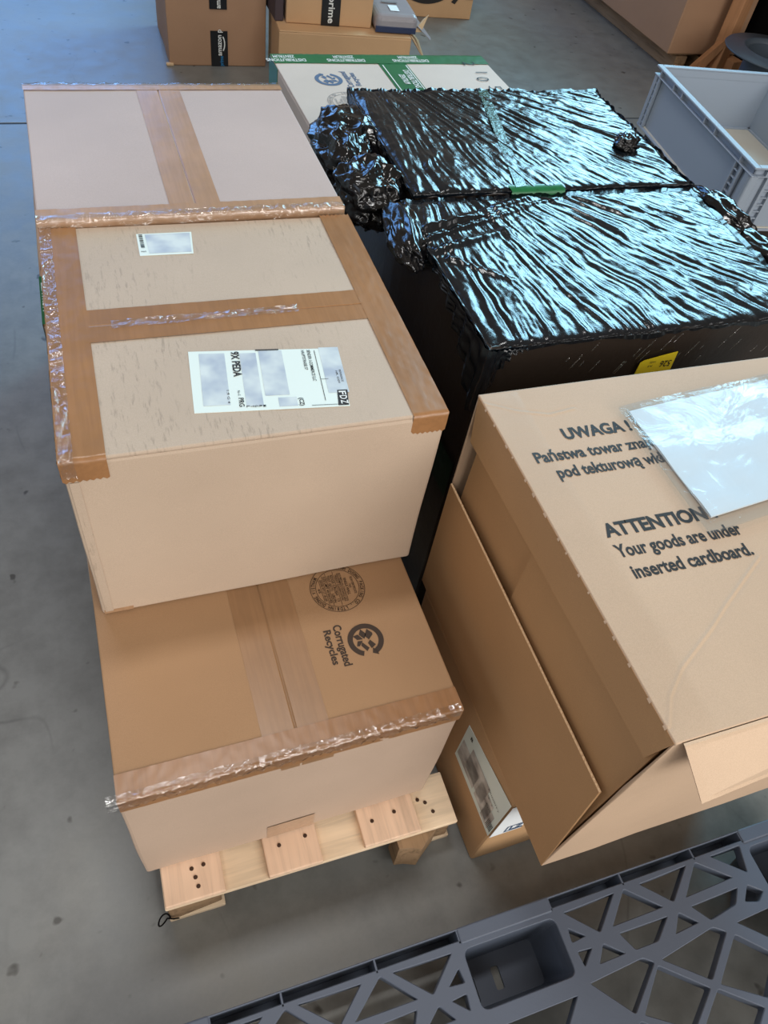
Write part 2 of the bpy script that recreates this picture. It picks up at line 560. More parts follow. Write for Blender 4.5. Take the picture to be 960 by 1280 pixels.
def stamp_mark():
    it = [ring2d(0, 0, 0.0535, 0.0545, n=56), ring2d(0, 0, 0.0425, 0.0434, n=56)]
    it.append(arc_text('BINH DUONG PACKING CO., LTD', 0.0452, math.radians(168), 0.0068, 0.117, 0.02))
    v, f = arc_text('BINH DUONG VIETNAM', 0.0452, math.radians(-14), 0.0068, 0.117, 0.02)
    it.append((v, f))
    def ln(s, y, w, cap): it.append(text_fit(s, -w / 2, y, cap, w, 0.01))
    def bar(y, w): it.append(poly2d([(-w / 2, y), (w / 2, y), (w / 2, y + 0.0007), (-w / 2, y + 0.0007)]))
    ln('BOX CERTIFICATE', 0.0300, 0.040, 0.0048); ln('THIS', 0.0235, 0.010, 0.0042); ln('SINGLE WALL', 0.0165, 0.040, 0.0055)
    ln('BOX MEETS ALL CONSTRUCTION', 0.0105, 0.066, 0.0036); ln('REQUIREMENTS OF APPLICABLE', 0.0060, 0.066, 0.0036); ln('FREIGHT CLASSIFICATION', 0.0010, 0.060, 0.0040)
    bar(-0.0015, 0.080)
    ln('EDGE CRUSH   13', -0.0080, 0.062, 0.0052); ln('TEST (ECT)   LBS/IN', -0.0150, 0.064, 0.0052)
    bar(-0.0172, 0.076)
    ln('SIZE LIMIT 44 INCHES', -0.0228, 0.062, 0.0046); bar(-0.0252, 0.066)
    ln('GROSS WT LT 18 LBS', -0.0308, 0.050, 0.0044); bar(-0.0330, 0.050)
    ln('65', -0.0388, 0.010, 0.0044)
    return merge2d(it)

# ------------------------------------------------------------------ wooden pallet
def wooden_pallet():
    t = empty('wooden_pallet', (0.33, 0.0, 0), 'pale pine pallet showing its front board ends under the left carton column', 'pallet')
    zt, th = 0.130, 0.016
    y0, y1 = -0.422, 0.78
    for (xa, xb) in ((0.015, 0.134), (0.222, 0.337), (0.430, 0.559), (0.66, 0.665)):
        if xb - xa < 0.01: continue
        box_obj('deck_board', I0, xa, xb, y0 + R.uniform(0, 0.004), y1, zt - th, zt, M['wood_y'], t, 0.0025)
    for ya in (y0 + 0.002, 0.12, y1 - 0.12):
        box_obj('cross_board', I0, 0.013, 0.648, ya, ya + 0.115, zt - 2 * th + 0.002, zt - th, M['wood_x'], t, 0.002)
    for ya in (y0 + 0.006, 0.13, y1 - 0.11):
        for k, (xa, xb) in enumerate(((0.018, 0.128), (0.532, 0.640))):
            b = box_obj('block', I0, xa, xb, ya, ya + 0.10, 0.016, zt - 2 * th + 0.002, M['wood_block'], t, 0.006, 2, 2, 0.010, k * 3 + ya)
    for (xa, xb) in ((0.014, 0.130), (0.530, 0.647)):
        box_obj('bottom_board', I0, xa, xb, y0 + 0.001, y1, 0.0, 0.016, M['wood_x'], t, 0.003)
    # splinter chunk of the broken right block
    bm = bmesh.new()
    pts = [(0.500, -0.448), (0.522, -0.452), (0.548, -0.462), (0.566, -0.448), (0.60, -0.425), (0.50, -0.41)]
    lo = [bm.verts.new((x, y, 0.02)) for x, y in pts]
    hi = [bm.verts.new((x + 0.006, y + 0.012, 0.098)) for x, y in pts]
    bm.faces.new(lo[::-1]); bm.faces.new(hi)
    for i in range(len(pts)): bm.faces.new([lo[i], lo[(i + 1) % 6], hi[(i + 1) % 6], hi[i]])
    bm_obj('splinter', bm, M['wood_block'], t)
    # nails
    first = None
    for (x, y, z) in ((0.075, -0.362, zt), (0.080, -0.380, zt), (0.099, -0.360, zt), (0.083, -0.398, zt), (0.255, -0.366, zt), (0.312, -0.362, zt),
                      (0.459, -0.372, zt), (0.512, -0.366, zt), (0.575, -0.352, zt - th), (0.590, -0.362, zt - th), (0.601, -0.385, zt - th)):
        if first is None:
            bm = bmesh.new()
            bmesh.ops.create_cone(bm, cap_ends=True, segments=10, radius1=0.0045, radius2=0.0036, depth=0.002)
            me = bpy.data.meshes.new('nail'); bm.to_mesh(me); bm.free(); me.materials.append(M['nail'])
            first = me
        o = bpy.data.objects.new('nail', first)
        col.objects.link(o); o.parent = t
        o.location = Vector((x, y, z + 0.0008)) - ROOT[t.name]
    # worn black strap curl at the left corner
    pts = [Vector((0.006 + 0.012 * math.cos(a), -0.424 + 0.008 * math.sin(a * 1.3), 0.055 + 0.013 * math.sin(a))) for a in np.linspace(0, 5.2, 18)]
    pts += [Vector((0.024, -0.4265, 0.05)), Vector((0.034, -0.427, 0.046))]
    V, F = [], []
    for i, p in enumerate(pts):
        for k in range(6):
            a = k * PI / 3
            V.append(p + Vector((0.0018 * math.cos(a), 0.0018 * math.sin(a) * 0.6, 0.0018 * math.sin(a))))
    for i in range(len(pts) - 1):
        for k in range(6): F.append([i * 6 + k, i * 6 + (k + 1) % 6, i * 6 + 6 + (k + 1) % 6, i * 6 + 6 + k])
    mesh_obj('strap_scrap', V, F, M['dark'], t, True)
wooden_pallet()

# ------------------------------------------------------------------ cartons
def carton(name, label, fr, w, d, z0, z1, mat, flapmat, seam, seed, group=None, sag=0.001):
    """closed carton: walls + two top flaps meeting at a seam ('x' seam runs along u, 'y' along v)"""
    t = empty(name, fr(w / 2, d / 2, z0), label, 'box', group)
    box_obj('body', fr, 0, w, 0, d, z0, z1 - 0.006, mat, t, 0.006, 2, 9, 0.0028, seed)
    g = 0.0016
    if seam == 'x':
        spans = ((0.001, w - 0.001, 0.001, d / 2 - g), (0.001, w - 0.001, d / 2 + g, d - 0.001))
    else:
        spans = ((0.001, w / 2 - g, 0.001, d - 0.001), (w / 2 + g, w - 0.001, 0.001, d - 0.001))
    for k, (a, b, c, e) in enumerate(spans):
        box_obj('top_flap', fr, a, b, c, e, z1 - 0.008, z1, flapmat, t, 0.003, 2, 6, sag, seed + 5 * k)
    return t

W = 0.6
FA = Frame(-0.012, -0.348, 0.012)
FB = Frame(0, 0, 0)
FC = Frame(-0.002, 0.602, 0.012)
ZB, ZA, ZP = 0.9777, 0.5655, 0.1305

def lower_carton():
    fr = FA; w, d = 0.601, 0.60
    t = carton('carton', 'brown closed carton standing on the pine pallet, recycling mark printed on its top', fr, w, d, ZP + 0.003, ZA, M['card_front'], M['card_flap'], 'y', 1.0)
    z = ZA
    s = fr(1, 0, 0) - fr(0, 0, 0); vdir = fr(0, 1, 0) - fr(0, 0, 0)
    # seam tape: down the seam and over the front
    u0 = w / 2 + 0.0
    tape('packing_tape', [fr(u0, d, z), fr(u0, 0, z), fr(u0, 0, z - 0.055)], s, 0.118, mat_tape('thin_tape', lin(152, 116, 82)), t, dip=0.004)
    # edge tape along the front top edge, wrinkled
    tape('packing_tape', [fr(w / 2, 0.045, z + 0.0005), fr(w / 2, -0.0003, z + 0.0005), fr(w / 2, -0.0003, z - 0.042)], s, w - 0.002, M['tape'], t, wrinkle=0.0004, nw=150, step=0.006)
    tape('clear_tape', [fr(w / 2 - 0.01, 0.012, z + 0.0016), fr(w / 2 - 0.01, -0.0018, z + 0.0016), fr(w / 2 - 0.01, -0.0018, z - 0.02)], s, w + 0.01, M['clear_wrinkle'], t, wrinkle=0.006, seed=3.3, nw=220, step=0.003)
    tape('packing_tape', [fr(w / 2 - 0.005, -0.0006, ZP + 0.075), fr(w / 2 - 0.005, -0.0006, ZP + 0.004)], s, 0.10, mat_tape('faded_tape', lin(176, 146, 120)), t, lift=0.0006)
    # prints
    e = lambda x, y: Vector((x, y, z + 0.0003))
    decal('recycling_mark', recycle_mark(), e(0.4562, -0.1635), (0, -1, 0), (1, 0, 0), M['ink_brown'], t)
    decal('printed_text', recycle_text(), e(0.4562, -0.1635), (0, -1, 0), (1, 0, 0), M['ink_brown'], t)
    decal('maker_stamp', stamp_mark(), e(0.4356, -0.040), (0, -1, 0), (1, 0, 0), M['ink_brown'], t)
lower_carton()

def hidden_support():
    t = carton('carton', 'brown carton between the lowest and the rear cartons, nearly hidden below the FDZ label carton', Frame(0.0, 0.262, 0), 0.59, 0.585, ZP + 0.003, ZA, M['card_front'], M['card_flap'], 'y', 8.0)
    fr = Frame(-0.064, 0.862, 0); w, d = 0.60, 0.60
    t = carton('carton', 'lower rear carton with green tape on its corner, sticking out left under the rear carton', fr, w, d, 0.0, ZA, M['card_front'], M['card_flap'], 'y', 9.0)
    tape('green_tape', [fr(-0.0003, 0.10, ZA - 0.10), fr(-0.0003, 0.10, ZA + 0.0003), fr(0.08, 0.10, ZA + 0.0003)], (0, -1, 0), 0.20, M['green_tape'], t)
    decal('tape_print', text_fit('ZENTRUM', 0, 0, 0.02, 0.12, 0.02), fr(0.004, 0.17, ZA + 0.002), (0, -1, 0), (1, 0, 0), M['white_ink'], t)
hidden_support()

def upper_carton():
    fr = FB; w, d = W, 0.5985
    t = carton('carton', 'kraft carton with the large FDZ address label, upper front of the left column', fr, w, d, ZA + 0.0015, ZB, M['card_b_side'], M['card_b'], 'x', 2.0)
    z = ZB
    X, Y = Vector((1, 0, 0)), Vector((0, 1, 0))
    tape('packing_tape', [fr(-0.0004, d / 2, z - 0.05), fr(-0.0004, d / 2, z + 0.0003), fr(w + 0.0004, d / 2, z + 0.0003), fr(w + 0.0004, d / 2, z - 0.05)], -Y, 0.086, M['tape'], t, wrinkle=0.0006, step=0.008, dip=0.004)
    # left and right edge tapes running along Y, wrapped over the sides and the front
    tape('packing_tape', [fr(0.031, d, z + 0.0006), fr(0.031, -0.0003, z + 0.0006), fr(0.031, -0.0003, z - 0.042)], X, 0.066, M['tape'], t, wrinkle=0.001, step=0.008, nw=14, rag=0.002)
    tape('side_tape', [fr(-0.0008, d, z - 0.02), fr(-0.0008, 0, z - 0.02)], (0, 0, 1), 0.042, M['tape'], t, wrinkle=0.002, step=0.008)
    tape('packing_tape', [fr(w - 0.030, d, z + 0.0006), fr(w - 0.030, -0.0003, z + 0.0006), fr(w - 0.030, -0.0003, z - 0.040)], X, 0.062, M['tape'], t, wrinkle=0.0008, step=0.008, nw=14, rag=0.002)
    tape('side_tape', [fr(w + 0.0008, 0, z - 0.02), fr(w + 0.0008, d, z - 0.02)], (0, 0, 1), 0.042, M['tape'], t, wrinkle=0.001, step=0.01)
    tape('clear_tape', [fr(0.010, d + 0.001, z + 0.002), fr(0.010, -0.002, z + 0.002), fr(0.010, -0.002, z - 0.03)], X, 0.020, M['clear_wrinkle'], t, wrinkle=0.005, seed=9.0, step=0.004, nw=14)
    tape('clear_tape', [fr(0.10, d / 2 - 0.002, z + 0.002), fr(0.42, d / 2 + 0.001, z + 0.002)], -Y, 0.020, M['clear_wrinkle'], t, wrinkle=0.003, seed=2.0, step=0.004, nw=10)
    # pale board strip visible at the worn front edge
    box_obj('corner_seam', fr, 0.006, 0.020, -0.0012, 0.0, ZA + 0.01, z - 0.045, M['card_b'], t, 0.0004)
    box_obj('bottom_tape', fr, 0.004, 0.055, -0.0010, 0.0, ZA + 0.004, ZA + 0.014, M['tape_c'], t, 0.0003)
    # FDZ label
    BL, BR, TR, TL = [Vector((x, y, z)) for x, y in ((0.1996, 0.0667), (0.4429, 0.0417), (0.462, 0.184), (0.2124, 0.2119))]
    lab = sheet('address_label', (BL, BR, TR, TL), M['label'], t, 0.0006)
    u = (BR - BL).normalized(); v = (TL - BL); v = (v - u * v.dot(u)).normalized()
    Lw, Lh = (BR - BL).length, 0.146
    def at(a, b): return BL + u * (a * Lw) + v * (b * Lh) + Vector((0, 0, 0.0009)) + u * (0.0 if True else 0)
    def smear(a0, a1, b0, b1, key='smudge'):
        sheet('blurred_patch', (at(a0, b0), at(a1, b0), at(a1, b1), at(a0, b1)), M[key], lab, 0.0002, 0.0001)
    skew = 0.10
    smear(0.06, 0.23, 0.10, 0.95); smear(0.33, 0.44, 0.06, 0.94); smear(0.46, 0.62, 0.22, 0.97); smear(0.88, 1.02, 0.22, 1.0)
    smear(0.54, 0.66, 0.04, 0.18)
    P = []
    def rd(s, a, b, cap, width, bold=0.015):      # reads downwards (-v), letters up = +u
        P.append(rot2d(text_fit(s, 0, 0, cap, width, bold), -PI / 2, a * Lw, b * Lh))
    rd('9X PEDA', 0.275, 0.97, 0.0125, 0.062, 0.03)
    rd('PRG', 0.285, 0.20, 0.008, 0.020); rd('No.-G', 0.285, 0.32, 0.004, 0.012, 0)
    rd('1:9 G 4', 0.215, 0.33, 0.004, 0.03, 0)
    rd('SENDER: I-COMMERCE LLC', 0.795, 0.96, 0.0055, 0.078, 0.01); rd('HAUPTSTRASSE 57', 0.755, 0.96, 0.0052, 0.05, 0.01)
    rd('(CZ)', 0.675, 0.16, 0.007, 0.018, 0.02); rd('REFERENCE', 0.985, 0.60, 0.0036, 0.030, 0.0); rd('NR. 0309', 0.96, 0.58, 0.0036, 0.030, 0.0)
    for i, s in enumerate('LTGRM'): rd(s, 0.33 + 0.026 * i, 0.075, 0.005, 0.004)
    for (a0, a1, b0, b1) in ((0.845, 0.849, 0.10, 0.95), (0.845, 0.90, 0.45, 0.455), (0.75, 0.93, 0.030, 0.036), (0.44, 0.60, 0.975, 0.995)):
        P.append(poly2d([(a0 * Lw, b0 * Lh), (a1 * Lw, b0 * Lh), (a1 * Lw, b1 * Lh), (a0 * Lw, b1 * Lh)]))
    P.append(poly2d([(0.925 * Lw, 0.015 * Lh), (0.995 * Lw, 0.015 * Lh), (1.01 * Lw, 0.26 * Lh), (0.94 * Lw, 0.26 * Lh)]))
    decal('printed_text', merge2d(P), BL + Vector((0, 0, 0.0009)), u, v, M['ink'], lab)
    for i, ch in enumerate('FDZ'):
        decal('letter', rot2d(text_fit(ch, 0, 0, 0.0115, 0.0088, 0.02), -PI / 2, 0.947 * Lw, 0.235 * Lh - 0.0105 * i), BL + Vector((0, 0, 0.0016)), u, v, M['white_ink'], lab)
    # barcode label
    bl, br, tr, tl = [Vector((x, y, z)) for x, y in ((0.169, 0.4939), (0.2661, 0.4916), (0.2731, 0.5644), (0.1701, 0.5656))]
    l2 = sheet('barcode_label', (bl, br, tr, tl), M['label'], t, 0.0006)
    q = lambda a, b: (bl * (1 - a) + br * a) * (1 - b) + (tl * (1 - a) + tr * a) * b + Vector((0, 0, 0.0009))
    sheet('blurred_patch', (q(0.18, 0.08), q(0.97, 0.08), q(0.97, 0.95), q(0.15, 0.95)), M['smudge'], l2, 0.0002, 0.0001)
    bars = []
    y = 0.34
    while y < 0.95:
        h = R.choice([0.012, 0.02, 0.035]); bars.append(poly2d([(0.005, y * 0.072), (0.012, y * 0.072), (0.012, (y + h) * 0.072), (0.005, (y + h) * 0.072)])); y += h + R.choice([0.015, 0.03])
    bars.append(text_fit('P05', 0.004, 0.010, 0.004, 0.009, 0))
    decal('printed_text', merge2d(bars), bl + Vector((0, 0, 0.0009)), (1, 0, 0), (0, 1, 0), M['ink'], l2)
upper_carton()

def rear_carton():
    fr = FC; w, d = 0.598, 0.575; z = ZB + 0.012
    t = carton('carton', 'unlabelled carton with rosy top and a lengthwise taped seam, rear of the left column', fr, w, d, ZA + 0.0015, z, M['card_c'], M['card_c'], 'y', 3.0)
    s = fr(1, 0, 0) - fr(0, 0, 0); vdir = fr(0, 1, 0) - fr(0, 0, 0)
    tape('packing_tape', [fr(0.297, d + 0.0003, z - 0.05), fr(0.297, d + 0.0003, z), fr(0.297, -0.0003, z), fr(0.297, -0.0003, z - 0.05)], -s, 0.100, M['tape_c'], t, wrinkle=0.0006, step=0.01, dip=0.006)
    tape('packing_tape', [fr(w / 2, 0.040, z + 0.0005), fr(w / 2, -0.0004, z + 0.0005), fr(w / 2, -0.0004, z - 0.04)], s, w, M['tape_c'], t, wrinkle=0.001, nw=100, step=0.008)
    tape('packing_tape', [fr(w / 2, d - 0.030, z + 0.0005), fr(w / 2, d + 0.0004, z + 0.0005), fr(w / 2, d + 0.0004, z - 0.04)], -s, w, M['tape_c'], t, wrinkle=0.001, nw=100, step=0.008)
    tape('clear_tape', [fr(w / 2, 0.016, z + 0.002), fr(w / 2, -0.002, z + 0.002), fr(w / 2, -0.002, z - 0.02)], s, w, M['clear_wrinkle'], t, wrinkle=0.005, seed=6.0, nw=180, step=0.004)
    tape('clear_tape', [fr(w / 2, d - 0.008, z + 0.002), fr(w / 2, d + 0.002, z + 0.002), fr(w / 2, d + 0.002, z - 0.02)], -s, w, M['clear_wrinkle'], t, wrinkle=0.004, seed=7.0, nw=160, step=0.004)
rear_carton()

# ------------------------------------------------------------------ open carton on its side at the right
FD = Frame(0.8365, -0.5425, 0.006)
def creased_sheet(name, fr, u0, u1, v0, v1, z, th, mat, parent, creases, step=0.003):
    nu = int((u1 - u0) / step) + 1; nv = int((v1 - v0) / step) + 1
    us = np.linspace(u0, u1, nu); vs = np.linspace(v0, v1, nv)
    U, Vv = np.meshgrid(us, vs, indexing='ij')
    H = np.zeros_like(U)
    for pts, amp, wid in creases:
        best = np.full_like(U, 9.0)
        side = np.zeros_like(U)
        for (ax, ay), (bx, by) in zip(pts, pts[1:]):
            dx, dy = bx - ax, by - ay
            tt = np.clip(((U - ax) * dx + (Vv - ay) * dy) / (dx * dx + dy * dy), 0, 1)
            dd = np.hypot(U - ax - tt * dx, Vv - ay - tt * dy)
            cr = (dx * (Vv - ay) - dy * (U - ax))
            m = dd < best
            best[m] = dd[m]; side[m] = np.sign(cr[m])
        H += amp * np.exp(-(best / wid) ** 2) * 1.0 - 0.6 * amp * np.exp(-((best - 1.6 * wid) / wid) ** 2) * (side > 0)
    # gentle warp
    for i in range(0, 1):
        H += 0.0003 * np.sin(U * 9 + 1) * np.sin(Vv * 7)
    P = np.array([fr(u, v, 0) for u, v in zip(U.ravel(), Vv.ravel())])
    P[:, 2] = z + H.ravel()
    B = P.copy(); B[:, 2] = z - th
    k = len(P)
    F = grid_faces(nu, nv).tolist()
    idx = np.arange(k).reshape(nu, nv)
    ring = list(idx[:, 0]) + list(idx[-1, 1:]) + list(idx[-2::-1, -1]) + list(idx[0, -2:0:-1])
    side = [[b, a, k + a, k + b] for a, b in zip(ring, ring[1:] + ring[:1])]
    return mesh_obj(name, np.concatenate([P, B]), F + side + [[k + idx[0, -1], k + idx[-1, -1], k + idx[-1, 0], k + idx[0, 0]]], mat, parent, True)

def slab(name, pts, thick, mat, parent, n=None):
    """prism from an ordered outline of 3-D points, extruded by thick along its normal"""
    P = [Vector(p) for p in pts]
    n = n or (P[1] - P[0]).cross(P[2] - P[0]).normalized()
    k = len(P)
    V = P + [p + n * thick for p in P]
    F = [list(range(k))[::-1], list(range(k, 2 * k))] + [[i, (i + 1) % k, k + (i + 1) % k, k + i] for i in range(k)]
    return mesh_obj(name, V, F, mat, parent)

def open_carton():
    fr = FD; w, d, h = 0.92, 0.8175, 0.7305
    t = empty('open_carton', fr(w / 2, d / 2, 0), 'big open carton lying on its side with black UWAGA and ATTENTION printing on top', 'box')
    th = 0.006
    # walls
    creased_sheet('top_panel', fr, 0, w, 0, d, h, th, M['card_d'], t, [
        ([(0.378, 0.285), (0.24, 0.205), (0.185, 0.170), (0.085, 0.115), (0.036, 0.075), (0.005, 0.03)], 0.0015, 0.0026),
        ([(0.0, 0.79), (0.068, 0.752), (0.135, 0.730), (0.20, 0.738)], 0.0014, 0.003)])
    box_obj('front_panel', fr, 0.0, w, 0, th, 0.0, h - th, M['card_d'], t, 0.002, 2, 6, 0.004, 3)
    box_obj('back_panel', fr, 0.0, w, d - th, d, 0.0, h - th, M['card_d'], t, 0.002)
    box_obj('right_panel', fr, w - th, w, th, d - th, 0.0, h - th, M['card_d'], t, 0.002)
    box_obj('bottom_panel', fr, 0.0, w - th, th, d - th, 0.0, th, M['card_in'], t, 0.002)
    # minor flaps, folded in, meeting in the middle
    slab('minor_flap', [fr(0.006, 0.012, 0.02), fr(0.006, 0.465, 0.02), fr(0.006, 0.470, h - 0.02), fr(0.006, 0.012, h - 0.012)], 0.005, M['card_in'], t)
    slab('minor_flap', [fr(0.015, 0.445, 0.03), fr(0.013, 0.790, 0.02), fr(0.013, 0.770, h - 0.03), fr(0.015, 0.455, h - 0.015)], 0.005, M['card_in'], t)
    # large lower flap
    slab('lower_flap', [fr(0.0, 0.0, 0.004), fr(0.0, d - 0.002, 0.004), fr(-0.010, d - 0.012, 0.447), fr(-0.012, 0.024, 0.445)], 0.006, M['card_in'], t)
    # corrugated edge of the lower flap: fluted lip
    V, F = [], []
    a, b = fr(-0.0122, 0.024, 0.4455), fr(-0.0102, d - 0.012, 0.4475)
    n = 160
    for i in range(n + 1):
        p = a.lerp(b, i / n); o = 0.0016 * math.sin(i * PI * 0.9)
        V += [p + Vector((0.001, 0, 0.0)), p + Vector((0.003 + o, 0, 0.002)), p + Vector((0.0055, 0, 0.0))]
    for i in range(n):
        for k in (0, 1): F.append([3 * i + k, 3 * i + 3 + k, 3 * i + 4 + k, 3 * i + 1 + k])
    mesh_obj('cut_edge', V, F, M['edge'], t)
    # tapered narrow upper flap hanging from the top edge
    slab('upper_flap', [fr(-0.003, 0.018, 0.632), fr(-0.003, 0.79, 0.612), fr(-0.001, d - 0.004, h - 0.003), fr(-0.001, 0.002, h - 0.003)], 0.005, M['card_in'], t)
    # torn score tabs along the top edge
    for i in range(16):
        v = 0.04 + i * 0.048 + R.uniform(-0.018, 0.018); L = R.uniform(0.004, 0.012); hh = R.uniform(0.0015, 0.003)
        slab('score_tab', [fr(-0.0036, v, h - hh - 0.002), fr(-0.0036, v + L, h - hh - 0.001), fr(-0.0006, v + L * 0.9, h + 0.0006), fr(-0.0006, v + L * 0.1, h + 0.0006)], 0.0006, M['card_d'], t)
    # front flap folded outward from the top edge, pale inside
    slab('front_flap', [fr(0.048, -0.074, 0.640), fr(0.225, -0.062, 0.610), fr(0.34, -0.056, 0.60), fr(w, -0.05, 0.59), fr(w, -0.002, h), fr(0.013, -0.002, h)], 0.005, M['card_flap_in'], t)
    # clear tape on the left top edge
    tape('clear_tape', [fr(0.045, d - 0.01, h + 0.001), fr(0.045, 0.01, h + 0.001)], (1, 0, 0), 0.085, M['clear'], t, lift=0.0035)
    # printing
    def at(x, y): return Vector((x, y, h + 0.0018))
    PR = dict(u=(1, -0.012, 0), v=(0.1, 1, 0))
    def line(s, x, y, cap, ref, wid, bold=0.028):
        v, f = text2d(ref, bold); k = wid / v[:, 0].max()
        v, f = text2d(s, bold); v = v * np.array([k, cap]); v[:, 0] += v[:, 1] * 0.0
        P = np.array([[x + a, y + b - 0.012 * a, h + 0.0008] for a, b in v])
        return mesh_obj('printed_text', P, f, M['ink'], t)
    line('UWAGA !', 0.9675, 0.112, 0.0300, 'UWAGA', 0.150, 0.040)
    line('Państwa towar znajduje się', 0.8754, 0.0599, 0.0285, 'Państwa towar zna', 0.2663)
    line('pod tekturową wkładką.', 0.9044, 0.0132, 0.0285, 'pod tekturową wk', 0.250)
    line('ATTENTION !', 0.9282, -0.1450, 0.0305, 'ATTENTION', 0.2365, 0.040)
    line('Your goods are under', 0.9281, -0.1937, 0.0285, 'Your goods are under', 0.2876)
    line('inserted cardboard.', 0.9363, -0.2435, 0.0285, 'inserted cardboard.', 0.2712)
    # document pouch
    zz = h + 0.0035
    C = [Vector((x, y, zz)) for x, y in ((1.166, -0.1493), (1.616, -0.103), (1.596, 0.20), (1.150, 0.1587))]
    p = sheet('document_pouch', C, M['paper'], t, 0.0025, 0, 24, 18, 0.0035, 4.0)
    C2 = [Vector((x, y, zz + 0.0062)) for x, y in ((1.132, -0.190), (1.645, -0.137), (1.625, 0.212), (1.125, 0.168))]
    sheet('pouch_film', C2, M['pouch'], p, 0.004, 0.0022, 34, 26, 0.004, 4.0)
    q = 0.7793
    resize(t, q, (0.02454 + q * ROOT[t.name].x, -0.17616 + q * ROOT[t.name].y, 0.4010))  # scaled about the camera, depth assumed so it stands on the lower carton
open_carton()

# ------------------------------------------------------------------ narrow carton between pallet and open carton
def small_carton():
    fr = Frame(0.680, -0.4835, 0.012); w, d, h = 0.66, 0.50, 0.400
    t = carton('carton', 'carton on the floor beneath the open carton, address label folded around its corner', fr, w, d, 0.0, h, M['card_s'], M['card_s'], 'y', 5.0)
    L = [fr(-0.001, 0.190, 0.178), fr(-0.001, 0.003, 0.180), fr(-0.001, 0.003, 0.372), fr(-0.001, 0.192, 0.330)]
    lab = sheet('address_label', L, M['label'], t, 0.0006)
    F2 = [fr(0.0, -0.001, 0.180), fr(0.075, -0.001, 0.182), fr(0.075, -0.001, 0.37), fr(0.0, -0.001, 0.372)]
    lab2 = sheet('address_label', F2, M['paper'], t, 0.0006)  # same label, whiter here: stronger light on the front painted in
    x = -0.0022
    for (v0, v1, z0, z1) in ((0.10, 0.185, 0.20, 0.27), (0.06, 0.15, 0.215, 0.30), (0.03, 0.09, 0.20, 0.28), (0.015, 0.05, 0.19, 0.26)):
        sheet('blurred_patch', (fr(x, v1, z0), fr(x, v0, z0), fr(x, v0, z1), fr(x, v1, z1)), M['smudge_dark'], lab, 0.0002, 0.0003)
    P = [text_fit('PRIORITY', 0.125, 0.115, 0.006, 0.05, 0), text_fit('3 - 5', 0.135, 0.095, 0.006, 0.02, 0), text_fit('CZ 250', 0.13, 0.07, 0.006, 0.03, 0), text_fit('B', 0.02, 0.13, 0.012, None, 0.03)]
    for i in range(7): P.append(poly2d([(0.165 + 0.003 * i, 0.02), (0.1665 + 0.003 * i, 0.02), (0.1665 + 0.003 * i, 0.055), (0.165 + 0.003 * i, 0.055)]))
    decal('printed_text', merge2d(P), fr(-0.0022, 0.190, 0.178), fr(0, -1, 0) - fr(0, 0, 0), (0, 0, 1), M['ink'], lab)
    u = fr(1, 0, 0) - fr(0, 0, 0)
    fl = [poly2d([(0.030, 0.012), (0.075, 0.012), (0.075, 0.016), (0.030, 0.016)]), poly2d([(0.030, 0.012), (0.034, 0.012), (0.034, 0.050), (0.030, 0.050)]), poly2d([(0.030, 0.046), (0.075, 0.046), (0.075, 0.050), (0.030, 0.050)]), text_fit('LZ', 0.040, 0.020, 0.022, 0.033, 0.03)]
    decal('printed_text', merge2d(fl), fr(0, -0.0019, 0.178), u, (0, 0, 1), M['ink_blue'], lab2)
small_carton()

# ------------------------------------------------------------------ black wrapped cartons
def vnoise(x, y, seed):
    """vectorised value noise in [-1, 1]"""
    xi = np.floor(x).astype(np.int64); yi = np.floor(y).astype(np.int64)
    fx = x - xi; fy = y - yi
    fx = fx * fx * (3 - 2 * fx); fy = fy * fy * (3 - 2 * fy)
    def hsh(a, b):
        h = (a * 374761393 + b * 668265263 + seed * 1442695041) & 0x7fffffff
        h = ((h ^ (h >> 13)) * 1274126177) & 0x7fffffff
        return ((h ^ (h >> 16)) & 0xffff) / 32767.5 - 1
    a = hsh(xi, yi); b = hsh(xi + 1, yi); c = hsh(xi, yi + 1); d = hsh(xi + 1, yi + 1)
    return (a * (1 - fx) + b * fx) * (1 - fy) + (c * (1 - fx) + d * fx) * fy

def ridged(x, y, seed): return 1 - 2 * np.abs(vnoise(x, y, seed))

def film_height(X, Y, pole, seed, k=1.0):
    dx = X - pole[0]; dy = pole[1] - Y
    ang = np.arctan2(dx, dy) * 0.72
    r = np.hypot(dx, dy)
    w = 0.012 * vnoise(X * 7, Y * 7, seed + 9) + 0.004 * vnoise(X * 22, Y * 22, seed + 10)
    a = ang + w
    h = 0.0034 * ridged(a * 32, r * 3.0 + 3, seed) + 0.0026 * ridged(a * 64 + 7, r * 6 + 1, seed + 1) + 0.0014 * ridged(a * 130, r * 13, seed + 2)
    h += 0.0022 * ridged(X * 24 + w * 60, Y * 12, seed + 3) * (0.5 + 0.5 * vnoise(X * 4, Y * 4, seed + 4)) + 0.0010 * vnoise(X * 90, Y * 60, seed + 5)
    return h * k * 0.72

